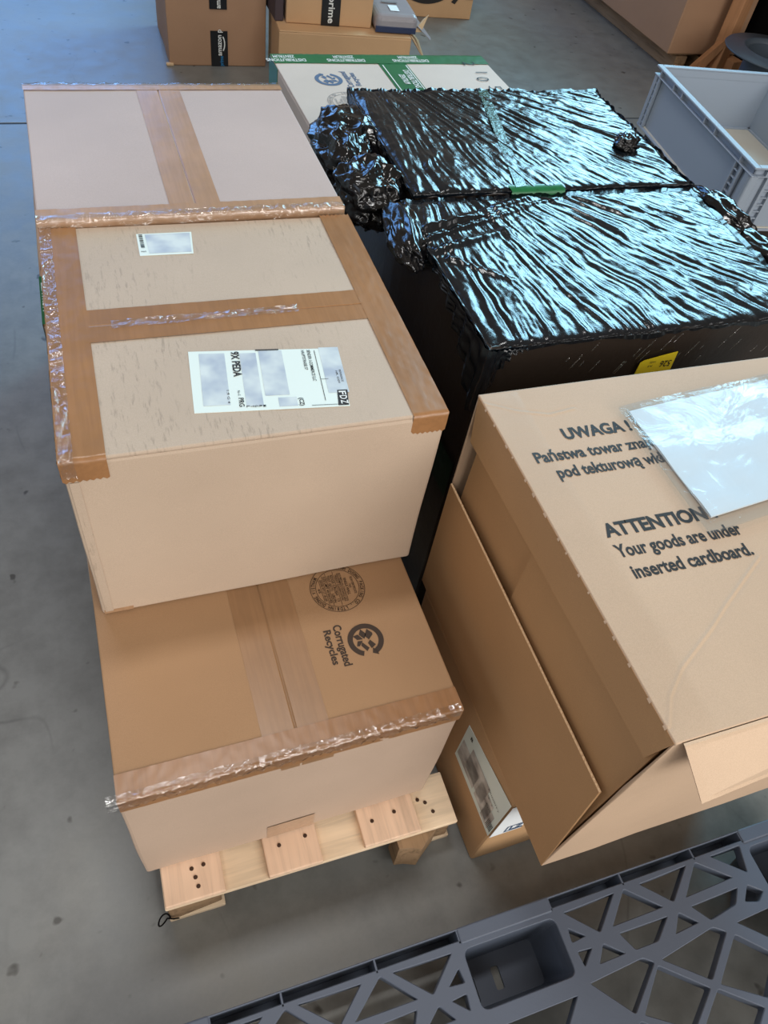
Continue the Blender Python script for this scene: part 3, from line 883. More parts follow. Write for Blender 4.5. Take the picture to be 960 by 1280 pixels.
def film_cover(name, x0, x1, y0, y1, z, drops, mat, parent, pole, seed, step=0.0032, k=1.0, extra=None, shear=0.0):
    """film sheet over a box top with irregular drops (left, right, front, back) down its sides"""
    dl, dr, df, db = drops
    m = max(drops)
    ss = np.arange(x0 - dl, x1 + dr + step, step); tt = np.arange(y0 - df, y1 + db + step, step)
    S, T = np.meshgrid(ss, tt, indexing='ij')
    wl = vnoise(T * 9, T * 0 + 3, seed + 20) * 0.4 + vnoise(T * 30, T * 0, seed + 21) * 0.2 + 0.5
    wf = vnoise(S * 9, S * 0 + 5, seed + 22) * 0.3 + vnoise(S * 40, S * 0, seed + 23) * 0.2 + 0.6
    exl = np.maximum(x0 - S, 0) * np.clip(wl, 0.1, 1); exr = np.maximum(S - x1, 0) * np.clip(wl, 0.1, 1)
    eyf = np.maximum(y0 - T, 0) * np.clip(wf, 0.1, 1); eyb = np.maximum(T - y1, 0)
    X = np.clip(S, x0, x1); Y = np.clip(T, y0, y1)
    drop = np.maximum(np.maximum(exl, exr), np.maximum(eyf, eyb))
    H = film_height(S, T, pole, seed, k)
    if extra is not None: H = H + extra(S, T)
    Z = z + 0.004 + H - drop
    side = (drop > 0)
    outx = np.where(S < x0, -1.0, np.where(S > x1, 1.0, 0.0)); outy = np.where(T < y0, -1.0, np.where(T > y1, 1.0, 0.0))
    bul = 0.004 + np.where(side, H, 0)
    X = X + outx * bul; Y = Y + outy * bul
    # rounded edges
    e = np.minimum(np.minimum(S - x0, x1 - S), np.minimum(T - y0, y1 - T))
    Z = Z - 0.010 * np.exp(-np.maximum(e, 0) / 0.006) * (e > -0.001)
    X = X + shear * (Y - y0)
    P = np.stack([X, Y, Z], -1).reshape(-1, 3)
    return mesh_obj(name, P, grid_faces(len(ss), len(tt)), mat, parent, True)

def crumple(name, c, r, mat, parent, seed, sub=5, amp=0.35, floor_z=None, ax=0.0):
    bm = bmesh.new()
    bmesh.ops.create_icosphere(bm, subdivisions=sub, radius=1.0)
    ca, sa = math.cos(ax), math.sin(ax)
    for v in bm.verts:
        p = v.co.normalized()
        q = p * 1.35 + Vector((seed * 3.1, seed * 1.7, seed))
        f = 1 + amp * (0.8 * (0.45 - abs(mnoise.noise(q))) * 2 * 0.6 + 0.45 * (0.4 - abs(mnoise.noise(q * 2.1))) + 0.12 * (0.35 - abs(mnoise.noise(q * 5.0))))
        x, y, z = p.x * f * r[0], p.y * f * r[1], p.z * f * r[2]
        v.co = Vector((c[0] + x * ca - y * sa, c[1] + x * sa + y * ca, c[2] + z))
        if floor_z is not None and v.co.z < floor_z: v.co.z = floor_z
    return bm_obj(name, bm, mat, parent, True)

def wrapped_front():
    x0, x1, y0, y1, z0, z = 0.832, 1.702, 0.284, 0.856, -0.2455, 0.850
    t = empty('wrapped_carton', (1.26, 0.57, z0), 'front one of two black film wrapped cartons, yellow sticker on its front', 'box')
    box_obj('body', I0, x0, x1, y0, y1, z0, z - 0.001, M['film_side'], t, 0.006, 2, 8, 0.003, 4)
    def ex(S, T):
        # long gathered folds running from the rear left corner
        h = np.zeros_like(S)
        for (ax, ay, bx, by, am, wd) in ((0.80, 0.70, 1.22, 0.86, 0.012, 0.010), (0.80, 0.67, 1.16, 0.80, 0.010, 0.008), (0.80, 0.62, 1.05, 0.70, 0.012, 0.012), (0.86, 0.60, 0.98, 0.50, 0.008, 0.010), (0.84, 0.72, 1.30, 0.845, 0.008, 0.006)):
            dx, dy = bx - ax, by - ay
            tt = np.clip(((S - ax) * dx + (T - ay) * dy) / (dx * dx + dy * dy), 0, 1)
            dd = np.hypot(S - ax - tt * dx, T - ay - tt * dy)
            h += am * (1 - 0.6 * tt) * np.exp(-(dd / wd) ** 2)
        return h
    film_cover('stretch_film', x0, x1, y0, y1, z, (0.05, 0.03, 0.022, 0.03), M['film'], t, (0.93, 1.25), 31, k=1.0, extra=ex)
    # film hood gathered at the front left corner, hanging in pleats
    V = []; nu, nv = 60, 40
    for i in range(nu + 1):
        a = i / nu
        if a < 0.62:
            b = a / 0.62; p = Vector((x0 - 0.006, y1 - 0.02 - (y1 - y0 - 0.02) * b, 0)); n = Vector((-1, 0, 0))
        else:
            b = (a - 0.62) / 0.38; p = Vector((x0 - 0.004 + 0.085 * b, y0 - 0.006, 0)); n = Vector((0, -1, 0))
        L = 0.035 + 0.02 * math.sin(a * 17) + (0.16 * math.exp(-((a - 0.63) / 0.10) ** 2)) + 0.05 * math.exp(-((a - 0.15) / 0.08) ** 2)
        if a > 0.7: L *= max(0.25, 1 - (a - 0.7) / 0.25)
        for j in range(nv + 1):
            s = j / nv
            o = 0.005 + 0.006 * math.sin(i * 1.9 + 0.6 * s) * (0.3 + s) + 0.004 * mnoise.noise(Vector((i * 0.5, s * 5, 1)))
            V.append(p + n * o + Vector((0, 0, z + 0.002 - L * s)))
    mesh_obj('film_hood', V, grid_faces(nu + 1, nv + 1), M['film'], t, True)
    crumple('film_roll', (x0 - 0.035, 0.735, z - 0.010), (0.040, 0.120, 0.032), M['film_lump'], t, 2.0, 5, 0.5, ax=-0.15)
    # loose film at the right side
    crumple('film_bunch', (1.80, 0.80, 0.79), (0.05, 0.12, 0.045), M['film_lump'], t, 5.0, 5, 0.6, ax=0.12)
    crumple('film_bunch', (1.83, 0.62, 0.775), (0.045, 0.13, 0.040), M['film_lump'], t, 6.0, 5, 0.6, ax=0.1)
    # yellow sticker
    yy = y0 - 0.0065
    slab('sticker', [(1.235, yy, 0.700), (1.338, yy, 0.700), (1.330, yy, 0.788), (1.300, yy, 0.783), (1.245, yy, 0.772), (1.236, yy, 0.766)], 0.0015, M['yellow'], t, Vector((0, -1, 0)))
    p = rot2d(text_fit('526', 0, 0, 0.018, 0.030, 0.01), PI, 0.088, 0.065)
    decal('sticker_print', merge2d([p, rot2d(text_fit('14:05', 0, 0, 0.006, 0.016, 0.0), PI, 0.042, 0.068), rot2d(text_fit('A-II', 0, 0, 0.006, 0.012, 0.0), PI, 0.038, 0.056)]), (1.236, yy - 0.002, 0.700), (1, 0, 0), (0, 0, 1), M['ink'], t)
    # green tape showing dimly on the left face low down
    tape('green_tape', [(x0 - 0.004, 0.50, 0.43), (x0 - 0.004, 0.285, 0.43)], (0, 0, 1), 0.12, mat_film('green_under_film', lin(14, 44, 28), 0.3, 0.2, 30, 0.4), t)
    decal('tape_print', merge2d([text_fit('DISTRIBUTIONS', 0, 0.03, 0.02, 0.17, 0.01), text_fit('ZENTRUM', 0, 0, 0.02, 0.10, 0.01)]), (x0 - 0.0055, 0.49, 0.40), (0, -1, 0), (0, 0, 1), mat_flat('dim_print', lin(60, 84, 74), 0.5), t)
    # tight glinting film pulls on the front
    V, F = [], []
    for i in range(26):
        x = R.uniform(0.95, 1.69); zc = R.uniform(0.755, 0.835); L = R.uniform(0.006, 0.03); dx = 0.35 * L
        k = len(V)
        V += [(x - dx, y0 - 0.0045, zc - L), (x - dx + 0.0015, y0 - 0.0055, zc - L), (x + dx + 0.0015, y0 - 0.0065, zc + L * 0.4), (x + dx, y0 - 0.0045, zc + L * 0.4)]
        F.append([k, k + 1, k + 2, k + 3])
    o = mesh_obj('film_pull', V, F, M['clear_wrinkle'], t); o['kind'] = 'stuff'
    resize(t, 0.881, (0.0132 + 0.881 * 1.26, -0.095 + 0.881 * 0.57, 0.0))  # scaled about the camera position, top height assumed
wrapped_front()

def wrapped_rear():
    x0, x1, y0, y1, z0, z = 0.872, 1.715, 0.874, 1.462, -0.2455, 0.858
    t = empty('wrapped_carton', (1.29, 1.17, z0), 'rear one of two black film wrapped cartons, small film knot on its top', 'box')
    box_obj('body', I0, x0, x1, y0, y1, z0, z - 0.001, M['film_side'], t, 0.006, 2, 8, 0.003, 6)
    film_cover('stretch_film', x0, x1, y0, y1, z, (0.04, 0.03, 0.015, 0.03), M['film'], t, (0.95, 1.80), 57)
    # green tape under the film down the middle and over the front edge
    tape('green_tape', [(1.30, y1 - 0.01, z + 0.0042), (1.175, y0 + 0.01, z + 0.0042)], (1, 0.21, 0), 0.035, mat_film('green_film_covered', lin(16, 62, 40), 0.2, 0.3, 60), t, lift=0.003)
    tape('green_tape', [(1.22, y0 + 0.020, z + 0.003), (1.22, y0 - 0.008, z + 0.003), (1.22, y0 - 0.008, z - 0.012)], (1, 0, 0), 0.16, M['green_tape'], t, lift=0.003)
    crumple('film_knot', (1.615, 1.085, z + 0.018), (0.035, 0.028, 0.020), M['film_lump'], t, 9.0, 5, 0.8, ax=0.5)
    crumple('film_bunch', (0.815, 1.275, 0.800), (0.085, 0.125, 0.062), M['film_lump'], t, 11.0, 6, 0.55)
    crumple('film_bunch', (0.770, 1.16, 0.800), (0.060, 0.120, 0.060), M['film_lump'], t, 12.0, 6, 0.6, ax=0.1)
    crumple('film_bunch', (0.790, 0.985, 0.805), (0.080, 0.095, 0.065), M['film_lump'], t, 13.0, 6, 0.6)
    resize(t, 0.881, (0.0132 + 0.881 * 1.29, -0.095 + 0.881 * 1.17, 0.0))  # same scaling about the camera as the front wrapped carton
wrapped_rear()

# ------------------------------------------------------------------ white carton with green tape
def white_carton():
    fr = Frame(0.792, 1.472, 0.02); w, d, z = 0.845, 0.655, 0.70; zb = -0.1786
    t = carton('white_carton', 'white carton sealed with green printed tape, behind the black wrapped cartons', fr, w, d, zb, z, M['card_g'], M['card_g'], 'y', 7.0)
    s = fr(1, 0, 0) - fr(0, 0, 0); vd = fr(0, 1, 0) - fr(0, 0, 0)
    tape('green_tape', [fr(w / 2, d - 0.078, z + 0.0005), fr(w / 2, d + 0.0003, z + 0.0005), fr(w / 2, d + 0.0003, z - 0.05)], -s, w, M['green_tape'], t, wrinkle=0.0012, nw=80, step=0.008)
    tape('green_tape', [fr(0.445, d, z), fr(0.445, 0.0, z)], s, 0.112, M['green_tape'], t)
    def word(o, ang, size):
        it = merge2d([text_fit('DISTRIBUTIONS', 0, 0, size, 6.6 * size, 0.02), text_fit('ZENTRUM', 1.6 * size, -1.35 * size, size, 3.6 * size, 0.02)])
        decal('tape_print', it, o, fr(math.cos(ang), math.sin(ang), 0) - fr(0, 0, 0), fr(-math.sin(ang), math.cos(ang), 0) - fr(0, 0, 0), M['white_ink'], t, 0.0025)
    for u in (0.12, 0.345, 0.60): word(fr(u, d - 0.042, z), PI, 0.022)
    word(fr(0.465, 0.52, z), -PI / 2, 0.022); word(fr(0.465, 0.30, z), -PI / 2, 0.022)
    for u in (0.400, 0.492):
        sheet('tape_line', (fr(u, 0.02, z), fr(u + 0.004, 0.02, z), fr(u + 0.004, d - 0.09, z), fr(u, d - 0.09, z)), M['white_ink'], t, 0.0003, 0.0016)
    k = 1.44
    sh = lambda it: (it[0] * k, it[1])
    o = fr(0.160, 0.447, z + 0.0004)
    u, v = fr(0, 1, 0) - fr(0, 0, 0), fr(-1, 0, 0) - fr(0, 0, 0)
    decal('recycling_mark', sh(recycle_mark()), o, u, v, M['ink_blue'], t)
    decal('printed_text', sh(recycle_text()), o, u, v, M['ink_blue'], t)
    decal('maker_stamp', sh(stamp_mark()), fr(0.185, 0.270, z + 0.0004), u, v, M['ink_grey'], t)
    # felt pen digits
    for i, (ch, dx) in enumerate((('2', 0.0), ('1', 0.09), ('0', 0.135), ('5', 0.21))):
        decal('felt_pen_digit', text_fit(ch, dx, 0.02 * (i % 2), 0.052, None, -0.012), fr(0.735, d - 0.06, z + 0.0004), fr(0.0, -1, 0) - fr(0, 0, 0), s, M['ink'], t, 0.0026)
    box_obj('box_wrap_edge', fr, -0.0015, 0.0, d - 0.12, d, z - 0.30, z - 0.004, M['green_tape'], t, 0.0005)
    resize(t, 0.9105, (0.00995 + 0.9105 * ROOT[t.name].x, -0.0714 + 0.9105 * ROOT[t.name].y, 0.0))  # scaled about the camera to an assumed depth behind the wrapped cartons
white_carton()

# ------------------------------------------------------------------ grey stacking crate on a dark carton
def crate():
    yaw = -0.1275
    fr = Frame(2.2186, 1.1475, yaw); w, d, z0, z = 0.56, 0.828, 0.515, 0.750
    s = box_obj('dark_carton', fr, 0.03, w + 0.3, 0.03, d - 0.05, 0.0, z0 - 0.006, M['film_side'], None, 0.008, 2, 6, 0.004, 2)
    s['label'] = 'dark film covered carton under the grey plastic crate'; s['category'] = 'box'
    t = empty('stacking_crate', fr(w / 2, d / 2, z0), 'grey plastic stacking crate, empty, at the right edge beside the wrapped cartons', 'crate')
    th, ins = 0.006, 0.018
    # inner shell
    bm = bmesh.new()
    add_box(bm, fr, ins, ins + th, ins, d - ins, z0 + 0.012, z - 0.004)
    add_box(bm, fr, w - ins - th, w - ins, ins, d - ins, z0 + 0.012, z - 0.004)
    add_box(bm, fr, ins, w - ins, ins, ins + th, z0 + 0.012, z - 0.004)
    add_box(bm, fr, ins, w - ins, d - ins - th, d - ins, z0 + 0.012, z - 0.004)
    bm_obj('walls', bm, M['crate'], t)
    box_obj('base', fr, 0.012, w - 0.012, 0.012, d - 0.012, z0, z0 + 0.014, M['crate_in'], t, 0.004)
    bm = bmesh.new()
    add_box(bm, fr, ins + th, ins + th + 0.010, ins, d - ins, z0 + 0.013, z0 + 0.020); add_box(bm, fr, w - ins - th - 0.010, w - ins - th, ins, d - ins, z0 + 0.013, z0 + 0.020)
    add_box(bm, fr, ins, w - ins, d - ins - th - 0.010, d - ins - th, z0 + 0.013, z0 + 0.020); add_box(bm, fr, ins, w - ins, ins + th, ins + th + 0.010, z0 + 0.013, z0 + 0.020)
    bm_obj('inner_bead', bm, M['crate'], t)
    # rim: flat top flange, and lower flange
    for nm, za, zb, o in (('rim', z - 0.007, z, 0.0), ('lower_flange', z - 0.034, z - 0.030, 0.001), ('foot_flange', z0 + 0.002, z0 + 0.010, 0.004)):
        bm = bmesh.new()
        iw = 0.024
        add_box(bm, fr, o, iw, o, d - o, za, zb, 0.0015, 1); add_box(bm, fr, w - iw, w - o, o, d - o, za, zb, 0.0015, 1)
        add_box(bm, fr, iw, w - iw, o, iw, za, zb, 0.0015, 1); add_box(bm, fr, iw, w - iw, d - iw, d - o, za, zb, 0.0015, 1)
        bm_obj(nm, bm, M['crate'], t)
    # ribs between the flanges
    for v in (0.10, 0.30, 0.385, 0.585, 0.66, 0.78):
        box_obj('rib', fr, 0.002, 0.020, v - 0.004, v + 0.004, z - 0.031, z - 0.006, M['crate'], t, 0.001, 1)
    for u in (0.06, 0.17, 0.28, 0.39, 0.50):
        box_obj('rib', fr, u - 0.004, u + 0.004, 0.002, 0.020, z - 0.031, z - 0.006, M['crate'], t, 0.001, 1)
    # corner posts with a ladder of small cells
    for (v0, v1) in ((0.015, 0.045), (0.070, 0.085), (d - 0.055, d - 0.040), (d - 0.030, d - 0.008)):
        box_obj('corner_post', fr, 0.003, 0.016, v0, v1, z0 + 0.010, z - 0.031, M['crate'], t, 0.003)
    box_obj('corner_post', fr, 0.004, 0.040, 0.004, 0.030, z0 + 0.010, z - 0.031, M['crate'], t, 0.008, 3)
    box_obj('corner_post', fr, 0.070, 0.082, 0.004, 0.018, z0 + 0.010, z - 0.031, M['crate'], t, 0.002)
    box_obj('corner_post', fr, 0.110, 0.120, 0.004, 0.018, z0 + 0.010, z - 0.031, M['crate'], t, 0.002)
    for k in range(7):
        za = z0 + 0.022 + k * 0.0255
        box_obj('ladder_rung', fr, 0.005, 0.016, 0.085, 0.112, za, za + 0.004, M['crate'], t, 0.0006, 1)
        box_obj('ladder_rung', fr, 0.005, 0.016, d - 0.040, d - 0.030, za, za + 0.004, M['crate'], t, 0.0006, 1)
        box_obj('ladder_rung', fr, 0.082, 0.110, 0.006, 0.018, za, za + 0.004, M['crate'], t, 0.0006, 1)
    box_obj('corner_post', fr, 0.003, 0.016, 0.112, 0.120, z0 + 0.010, z - 0.031, M['crate'], t, 0.001)
crate()

# ------------------------------------------------------------------ background things
def tape_band(t, fr, u0, u1, y, z0, z1, s=None, flip=False):
    slab('black_tape', [fr(u0, y, z0), fr(u1, y, z0), fr(u1, y, z1), fr(u0, y, z1)], 0.0012, M['black_tape'], t)

def far_cartons():
    fr = Frame(0.606, 3.79, -0.01); w, d, h = 0.53, 0.55, 0.62
    t = carton('parcel_carton', 'brown parcel carton with upright black printed tape, far back on the floor, leftmost', fr, w, d, 0.0, h, M['card_far'], M['card_far'], 'y', 11.0)
    for (za, zb) in ((0.002, 0.178), (0.281, 0.42)):
        slab('black_tape', [fr(0.225, -0.003, za), fr(0.317, -0.003, za), fr(0.317, -0.003, zb), fr(0.225, -0.003, zb)], 0.0015, M['black_tape'], t, Vector((0, -1, 0)))
    def prime(u, z, length, txt, mk=True):
        it = [rot2d(text_fit(txt, 0, 0, 0.026, length, 0.02), PI / 2, 0, 0)]
        if mk:
            it.append(ring2d(-0.056, 0.060, 0.070, 0.076, -0.5, 0.5, 14))
        decal('tape_print', merge2d(it), fr(u, -0.0052, z), (1, 0, 0), (0, 0, 1), M['white_ink'], t)
    prime(0.283, 0.056, 0.13, 'amazon p'); prime(0.283, 0.286, 0.12, 'amazon p', False)
    decal('tape_print', rot2d(text_fit('prime', 0, 0, 0.02, 0.05, 0.02), PI / 2, 0, 0), fr(0.29, -0.0052, 0.004), (1, 0, 0), (0, 0, 1), mat_flat('blue_tape_print', lin(40, 120, 170), 0.5), t)
    box_obj('torn_corner', fr, -0.02, 0.02, -0.012, 0.01, 0.0, 0.014, M['torn'], t, 0.004)
    # low wide carton
    fr2 = Frame(1.14, 3.50, -0.085); w2, d2, h2 = 0.72, 0.40, 0.29
    t2 = carton('wide_carton', 'wide low yellowish carton with a torn right corner, far back under the taped parcel', fr2, w2, d2, 0.0, h2, M['card_far2'], M['card_far2'], 'x', 12.0)
    slab('side_flap', [fr2(w2, -0.002, h2), fr2(w2 + 0.10, 0.03, h2 - 0.12), fr2(w2 + 0.12, 0.26, h2 - 0.10), fr2(w2, 0.28, h2)], 0.004, M['card_far2'], t2)
    slab('torn_strip', [fr2(w2 + 0.02, 0.06, h2 + 0.01), fr2(w2 + 0.07, 0.08, h2 + 0.005), fr2(w2 + 0.115, 0.13, h2 + 0.075), fr2(w2 + 0.085, 0.12, h2 + 0.055)], 0.004, M['torn'], t2)
    # taped parcel on top
    fr3 = Frame(1.20, 3.60, -0.10); w3 = 0.46
    t3 = carton('parcel_carton', 'small parcel with black printed tape lying on the wide low carton far back', fr3, w3, 0.30, h2 + 0.001, h2 + 0.36, M['card_far2'], M['card_far2'], 'y', 13.0)
    slab('black_tape', [fr3(0.185, -0.003, h2 + 0.002), fr3(0.285, -0.003, h2 + 0.002), fr3(0.285, -0.003, h2 + 0.34), fr3(0.185, -0.003, h2 + 0.34)], 0.0015, M['black_tape'], t3, Vector((0, -1, 0)))
    it = rot2d(text_fit('amazon prime', 0, 0, 0.034, 0.30, 0.02), -PI / 2, 0, 0.30)
    decal('tape_print', it, fr3(0.222, -0.0055, h2 + 0.015), (1, -0.1, 0), (0, 0, 1), M['white_ink'], t3)
    slab('shipping_mark', [fr3(0.37, -0.003, h2 + 0.14), fr3(0.43, -0.003, h2 + 0.14), fr3(0.43, -0.003, h2 + 0.18), fr3(0.37, -0.003, h2 + 0.18)], 0.001, M['ink'], t3, Vector((0, -1, 0)))
    slab('shipping_mark', [fr3(0.29, -0.003, h2 + 0.155), fr3(0.36, -0.003, h2 + 0.155), fr3(0.36, -0.003, h2 + 0.175), fr3(0.29, -0.003, h2 + 0.175)], 0.001, M['ink'], t3, Vector((0, -1, 0)))
    # dark carton behind-left
    o = box_obj('dark_parcel', I0, 1.145, 1.19, 3.62, 3.9, h2 + 0.001, h2 + 0.2, mat_flat('plum_card', lin(70, 58, 62), 0.7), None, 0.004)
    o['label'] = 'thin dark parcel on the wide low carton, left of the taped parcel'; o['category'] = 'box'
    # grey bagged parcel
    fr4 = Frame(1.665, 3.50, -0.10)
    t4 = empty('grey_bag', fr4(0.12, 0.1, h2 + 0.001), 'grey poly mailer with a small white label, far back on the wide low carton', 'parcel')
    box_obj('bag', fr4, 0.0, 0.235, 0.0, 0.34, h2 + 0.001, h2 + 0.09, M['grey_bag'], t4, 0.03, 4, 5, 0.004, 3)
    slab('bag_tail', [fr4(0.22, 0.02, h2 + 0.05), fr4(0.325, 0.03, h2 - 0.03), fr4(0.335, 0.06, h2 - 0.03), fr4(0.23, 0.30, h2 + 0.06)], 0.003, M['grey_bag'], t4)
    box_obj('navy_strip', fr4, 0.0, 0.225, -0.004, 0.004, h2 + 0.006, h2 + 0.036, M['navy'], t4, 0.002)
    sheet('bag_label', (fr4(0.085, 0.05, h2 + 0.094), fr4(0.135, 0.05, h2 + 0.094), fr4(0.135, 0.13, h2 + 0.094), fr4(0.085, 0.13, h2 + 0.094)), M['paper'], t4, 0.001)
    sheet('bag_print', (fr4(0.06, 0.17, h2 + 0.094), fr4(0.15, 0.17, h2 + 0.094), fr4(0.15, 0.19, h2 + 0.094), fr4(0.06, 0.19, h2 + 0.094)), M['ink_grey'], t4, 0.001)
    # tan carton with a black ring print
    fr5 = Frame(1.98, 4.64, -0.07)
    t5 = carton('printed_carton', 'tan carton with a big black curved print, standing far back on the floor', fr5, 0.76, 0.45, 0.0, 0.60, M['card_far2'], M['card_far2'], 'y', 14.0)
    decal('curved_print', merge2d([ring2d(0.42, 0.36, 0.25, 0.28, PI * 1.12, PI * 1.93, 30), rot2d(poly2d([(0, 0), (0.03, 0.0), (0.05, 0.09), (0.03, 0.09)]), -0.4, 0.60, 0.10), poly2d([(0.70, 0.12), (0.75, 0.12), (0.75, 0.128), (0.70, 0.128)]), poly2d([(0.70, 0.12), (0.706, 0.12), (0.706, 0.16), (0.70, 0.16)])]), fr5(0, -0.003, 0), fr5(1, 0, 0) - fr5(0, 0, 0), (0, 0, 1), M['ink'], t5)
far_cartons()

def far_right():
    t = carton('tall_carton', 'tall rosy brown carton raised on wooden runners in the upper right background', Frame(3.80, 3.76, 0.0), 0.55, 1.9, 0.1205, 1.5, M['card_far'], M['card_far'], 'y', 15.0)
    p = empty('runner_pallet', (4.1, 4.6, 0), 'dark pallet carrying the tall rosy carton in the upper right background', 'pallet')
    for x in (3.90, 4.08, 4.22): box_obj('runner', I0, x, x + 0.09, 3.78, 5.6, 0.0, 0.10, M['wood_block'], p, 0.004)
    for k in range(5): box_obj('deck_board', I0, 3.86, 4.33, 3.80 + k * 0.42, 3.92 + k * 0.42, 0.10, 0.119, M['wood_block'], p, 0.003)
    s = empty('wooden_stand', (4.15, 3.62, 0), 'warm timber post with braced foot before the tall rosy carton', 'stand')
    box_obj('post', Frame(4.10, 3.60, 0.35), 0.0, 0.105, 0.0, 0.085, 0.0, 1.6, M['wood_red'], s, 0.006)
    box_obj('foot', Frame(3.86, 3.71, -0.42), 0.0, 0.27, -0.05, 0.03, 0.0, 0.07, M['wood_red'], s, 0.006)
    slab('brace', [(3.96, 3.70, 0.07), (4.03, 3.68, 0.07), (4.12, 3.65, 0.24), (4.12, 3.65, 0.30)], 0.05, M['wood_red'], s)
    box_obj('foot', Frame(4.19, 3.60, 0.2), 0.0, 0.09, -0.03, 0.07, 0.0, 0.15, M['wood_red'], s, 0.005)
    o = box_obj('black_load', I0, 4.42, 7.0, 3.3, 6.4, 0.0, 2.4, M['dark'], None, 0.02)  # plain black box added to fill the dark background
    o['label'] = 'black covered load in the dark upper right corner behind the crate'; o['category'] = 'load'
    # slate plastic reel lying flat
    c = (4.05, 3.12)
    t2 = empty('plastic_reel', (c[0], c[1], 0), 'round slate grey plastic reel lying flat behind the grey crate', 'reel')
    def lathe(name, prof, mat):
        n = 64; V = []
        for r, z in prof:
            for i in range(n):
                a = 2 * PI * i / n; V.append((c[0] + r * math.cos(a), c[1] + r * math.sin(a), z))
        F = []
        for k in range(len(prof) - 1):
            for i in range(n): F.append([k * n + i, k * n + (i + 1) % n, (k + 1) * n + (i + 1) % n, (k + 1) * n + i])
        return mesh_obj(name, V, F, mat, t2, True)
    lathe('flange', [(0.16, 0.365), (0.30, 0.365), (0.305, 0.37), (0.30, 0.376), (0.215, 0.376), (0.20, 0.387), (0.185, 0.387), (0.17, 0.37), (0.16, 0.30)], M['reel'])
    lathe('flange', [(0.0, 0.0), (0.30, 0.0), (0.305, 0.006), (0.30, 0.012), (0.16, 0.012)], M['reel'])
    lathe('core', [(0.16, 0.012), (0.16, 0.365)], M['reel'])
    o = slab('paper_scrap', [(3.985, 4.17, 0.001), (4.06, 4.14, 0.001), (4.07, 4.17, 0.001), (4.0, 4.21, 0.001)], 0.004, M['paper'], None)
    o['label'] = 'tiny white paper scrap on the floor by the tall rosy carton'; o['category'] = 'scrap'
far_right()

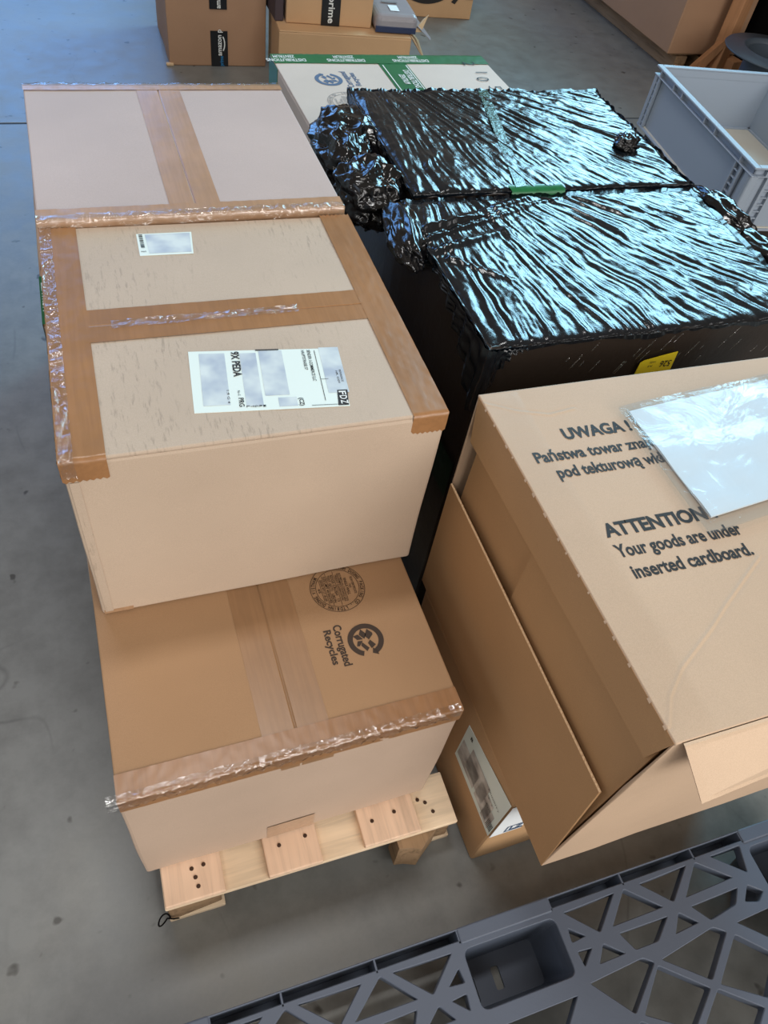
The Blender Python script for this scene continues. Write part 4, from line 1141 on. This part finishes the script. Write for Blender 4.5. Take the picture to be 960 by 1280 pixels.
# ------------------------------------------------------------------ black plastic pallet
def plastic_pallet():
    zt, th = 0.150, 0.028
    xc, yb, yf = 0.658, -0.645, -1.82
    XL, XR = xc - 0.82, xc + 0.82
    t = empty('plastic_pallet', (xc, -1.22, 0), 'black plastic pallet with a lattice top on the floor at the lower right', 'pallet')
    H = [[(0.787, -0.660), (0.904, -0.657), (0.843, -0.712)], [(0.932, -0.657), (0.995, -0.710), (0.877, -0.711)], [(0.973, -0.657), (1.090, -0.654), (1.027, -0.707)],
         [(1.117, -0.655), (1.181, -0.704), (1.061, -0.708)], [(1.160, -0.653), (1.238, -0.652), (1.223, -0.704)], [(0.780, -0.687), (0.810, -0.711), (0.776, -0.714)],
         [(0.780, -0.731), (0.813, -0.734), (0.783, -0.760)], [(0.839, -0.734), (0.875, -0.763), (0.815, -0.764)], [(0.884, -0.728), (0.995, -0.730), (0.953, -0.763), (0.902, -0.763)],
         [(1.026, -0.730), (1.058, -0.759), (0.998, -0.763)], [(1.063, -0.728), (1.179, -0.726), (1.156, -0.753), (1.090, -0.762)], [(1.208, -0.727), (1.236, -0.748), (1.214, -0.763), (1.183, -0.754)],
         [(0.785, -0.789), (0.903, -0.782), (0.922, -0.796), (0.845, -0.857)], [(0.950, -0.795), (1.080, -0.777), (1.103, -0.793), (1.028, -0.854)],
         [(0.931, -0.806), (1.010, -0.868), (0.945, -0.915), (0.865, -0.867)], [(1.122, -0.805), (1.185, -0.862), (1.124, -0.916), (1.045, -0.868)], [(1.143, -0.784), (1.248, -0.780), (1.212, -0.843)]]
    H += [[(2 * xc - x, y) for x, y in reversed(h)] for h in H]
    pockets = [(px, py) for px in (xc - 0.7, xc, xc + 0.7) for py in (-0.714, -1.22, -1.74)]
    # lower diamonds
    for r in range(1, 15):
        y = -0.868 - 0.0625 * r
        for i in range(-9, 9):
            x = 0.938 + 0.0915 * (2 * i + (r % 2))
            if abs(x - xc) < 0.0: continue
            if x < XL + 0.09 or x > XR - 0.09 or y < yf + 0.08: continue
            if any(abs(x - px) < 0.19 and abs(y - py) < 0.125 for px, py in pockets): continue
            if r == 1 and abs(x - xc) < 0.15: pass
            H.append([(x, y + 0.053), (x + 0.071, y), (x, y - 0.053), (x - 0.071, y)])
    # the two triangular slits under the middle pocket
    H.append([(0.575, -0.800), (0.740, -0.800), (0.70, -0.84), (0.615, -0.84)])
    def widen(h, k):
        cx = sum(a[0] for a in h) / len(h); cy = sum(a[1] for a in h) / len(h)
        return [(cx + (a[0] - cx) * k, cy + (a[1] - cy) * k) for a in h]
    H = [widen(h, 1.10) for h in H]
    def rounded(p, r=0.006, n=3):
        p = [Vector((a[0], a[1])) for a in p]
        out = []
        for i in range(len(p)):
            a, b, c = p[i - 1], p[i], p[(i + 1) % len(p)]
            d1, d2 = (a - b), (c - b)
            rr = min(r, 0.3 * d1.length, 0.3 * d2.length)
            q1, q2 = b + d1.normalized() * rr, b + d2.normalized() * rr
            for k in range(n + 1):
                s = k / n
                out.append((q1 * (1 - s) ** 2 + b * 2 * s * (1 - s) + q2 * s * s))
        return out
    cu = bpy.data.curves.new('deck_outline', 'CURVE')
    cu.dimensions = '2D'; cu.fill_mode = 'BOTH'
    cu.extrude = th / 2 - 0.0015; cu.bevel_depth = 0.0015; cu.bevel_resolution = 0
    loops = [rounded([(XL, yf), (XR, yf), (XR, yb), (XL, yb)], 0.01)] + [rounded(h) for h in H]
    pr = lambda px, py, a, b: [(px - a, py + b), (px + a, py + b), (px + a, py - b), (px - a, py - b)]
    loops += [rounded(pr(px, py, 0.1035, 0.0545), 0.018, 5) for px, py in pockets]
    for lp in loops:
        sp = cu.splines.new('POLY'); sp.points.add(len(lp) - 1); sp.use_cyclic_u = True
        for q, a in zip(sp.points, lp): q.co = (a[0], a[1], 0, 1)
    v, f = curve_mesh(cu)
    v = v.copy(); v[:, 2] += zt - th / 2
    mesh_obj('lattice_deck', v, f, M['pallet'], t)
    # edge channel: outer lip, floor of the channel, dividing ribs
    yl = -0.6225
    box_obj('edge_lip', I0, XL, XR, yl - 0.003, yl, 0.070, zt + 0.002, M['pallet'], t, 0.001, 1)
    box_obj('edge_shelf', I0, XL, XR, yb - 0.004, yl - 0.003, 0.066, 0.074, M['pallet'], t, 0.001, 1)
    for x in (0.065, 0.197, 0.381, 0.555, 0.762, 0.936, 1.120, 1.252, 1.44, -0.12):
        box_obj('channel_rib', I0, x - 0.002, x + 0.002, yb - 0.004, yl - 0.002, 0.072, zt, M['pallet'], t, 0.0005, 1)
    for (xa, xb) in ((0.556, 0.762), (-0.14, 0.065), (1.252, 1.46)):
        box_obj('handle_cap', I0, xa, xb, yb - 0.006, yl + 0.001, zt - 0.022, zt + 0.003, M['pallet'], t, 0.003, 2)
    # leg cups below the pockets
    px, py = pockets[0]
    def cup(px, py):
        V, F = [], []
        rings = [(0.1040, 0.0550, zt - 0.004, 0.018), (0.1010, 0.0520, 0.10, 0.016), (0.085, 0.044, 0.006, 0.014)]
        for a, b, z, r in rings:
            V += [(q[0], q[1], z) for q in rounded(pr(px, py, a, b), r, 5)]
        n = len(V) // 3
        for k in (0, 1):
            for i in range(n): F.append([k * n + i, k * n + (i + 1) % n, (k + 1) * n + (i + 1) % n, (k + 1) * n + i])
        mesh_obj('leg_cup', V, F, M['pallet'], t)
        cu = bpy.data.curves.new('cup_floor', 'CURVE'); cu.dimensions = '2D'; cu.fill_mode = 'BOTH'; cu.extrude = 0.003
        for lp in (rounded(pr(px, py, 0.086, 0.045), 0.014, 5), rounded(pr(px - 0.012, py - 0.004, 0.009, 0.022), 0.005), rounded(pr(px - 0.070, py - 0.012, 0.008, 0.024), 0.005)):
            sp = cu.splines.new('POLY'); sp.points.add(len(lp) - 1); sp.use_cyclic_u = True
            for q, a in zip(sp.points, lp): q.co = (a[0], a[1], 0, 1)
        v, f = curve_mesh(cu); v = v.copy(); v[:, 2] += 0.0045
        mesh_obj('cup_floor', v, f, M['pallet'], t)
    for px, py in pockets: cup(px, py)
plastic_pallet()

set_group('brown cartons stacked in the left column', 'carton', 'carton.001', 'carton.002', 'carton.003', 'carton.004')
set_group('two cartons wrapped in black film', 'wrapped_carton', 'wrapped_carton.001')
set_group('parcels with black printed tape far back', 'parcel_carton', 'parcel_carton.001')
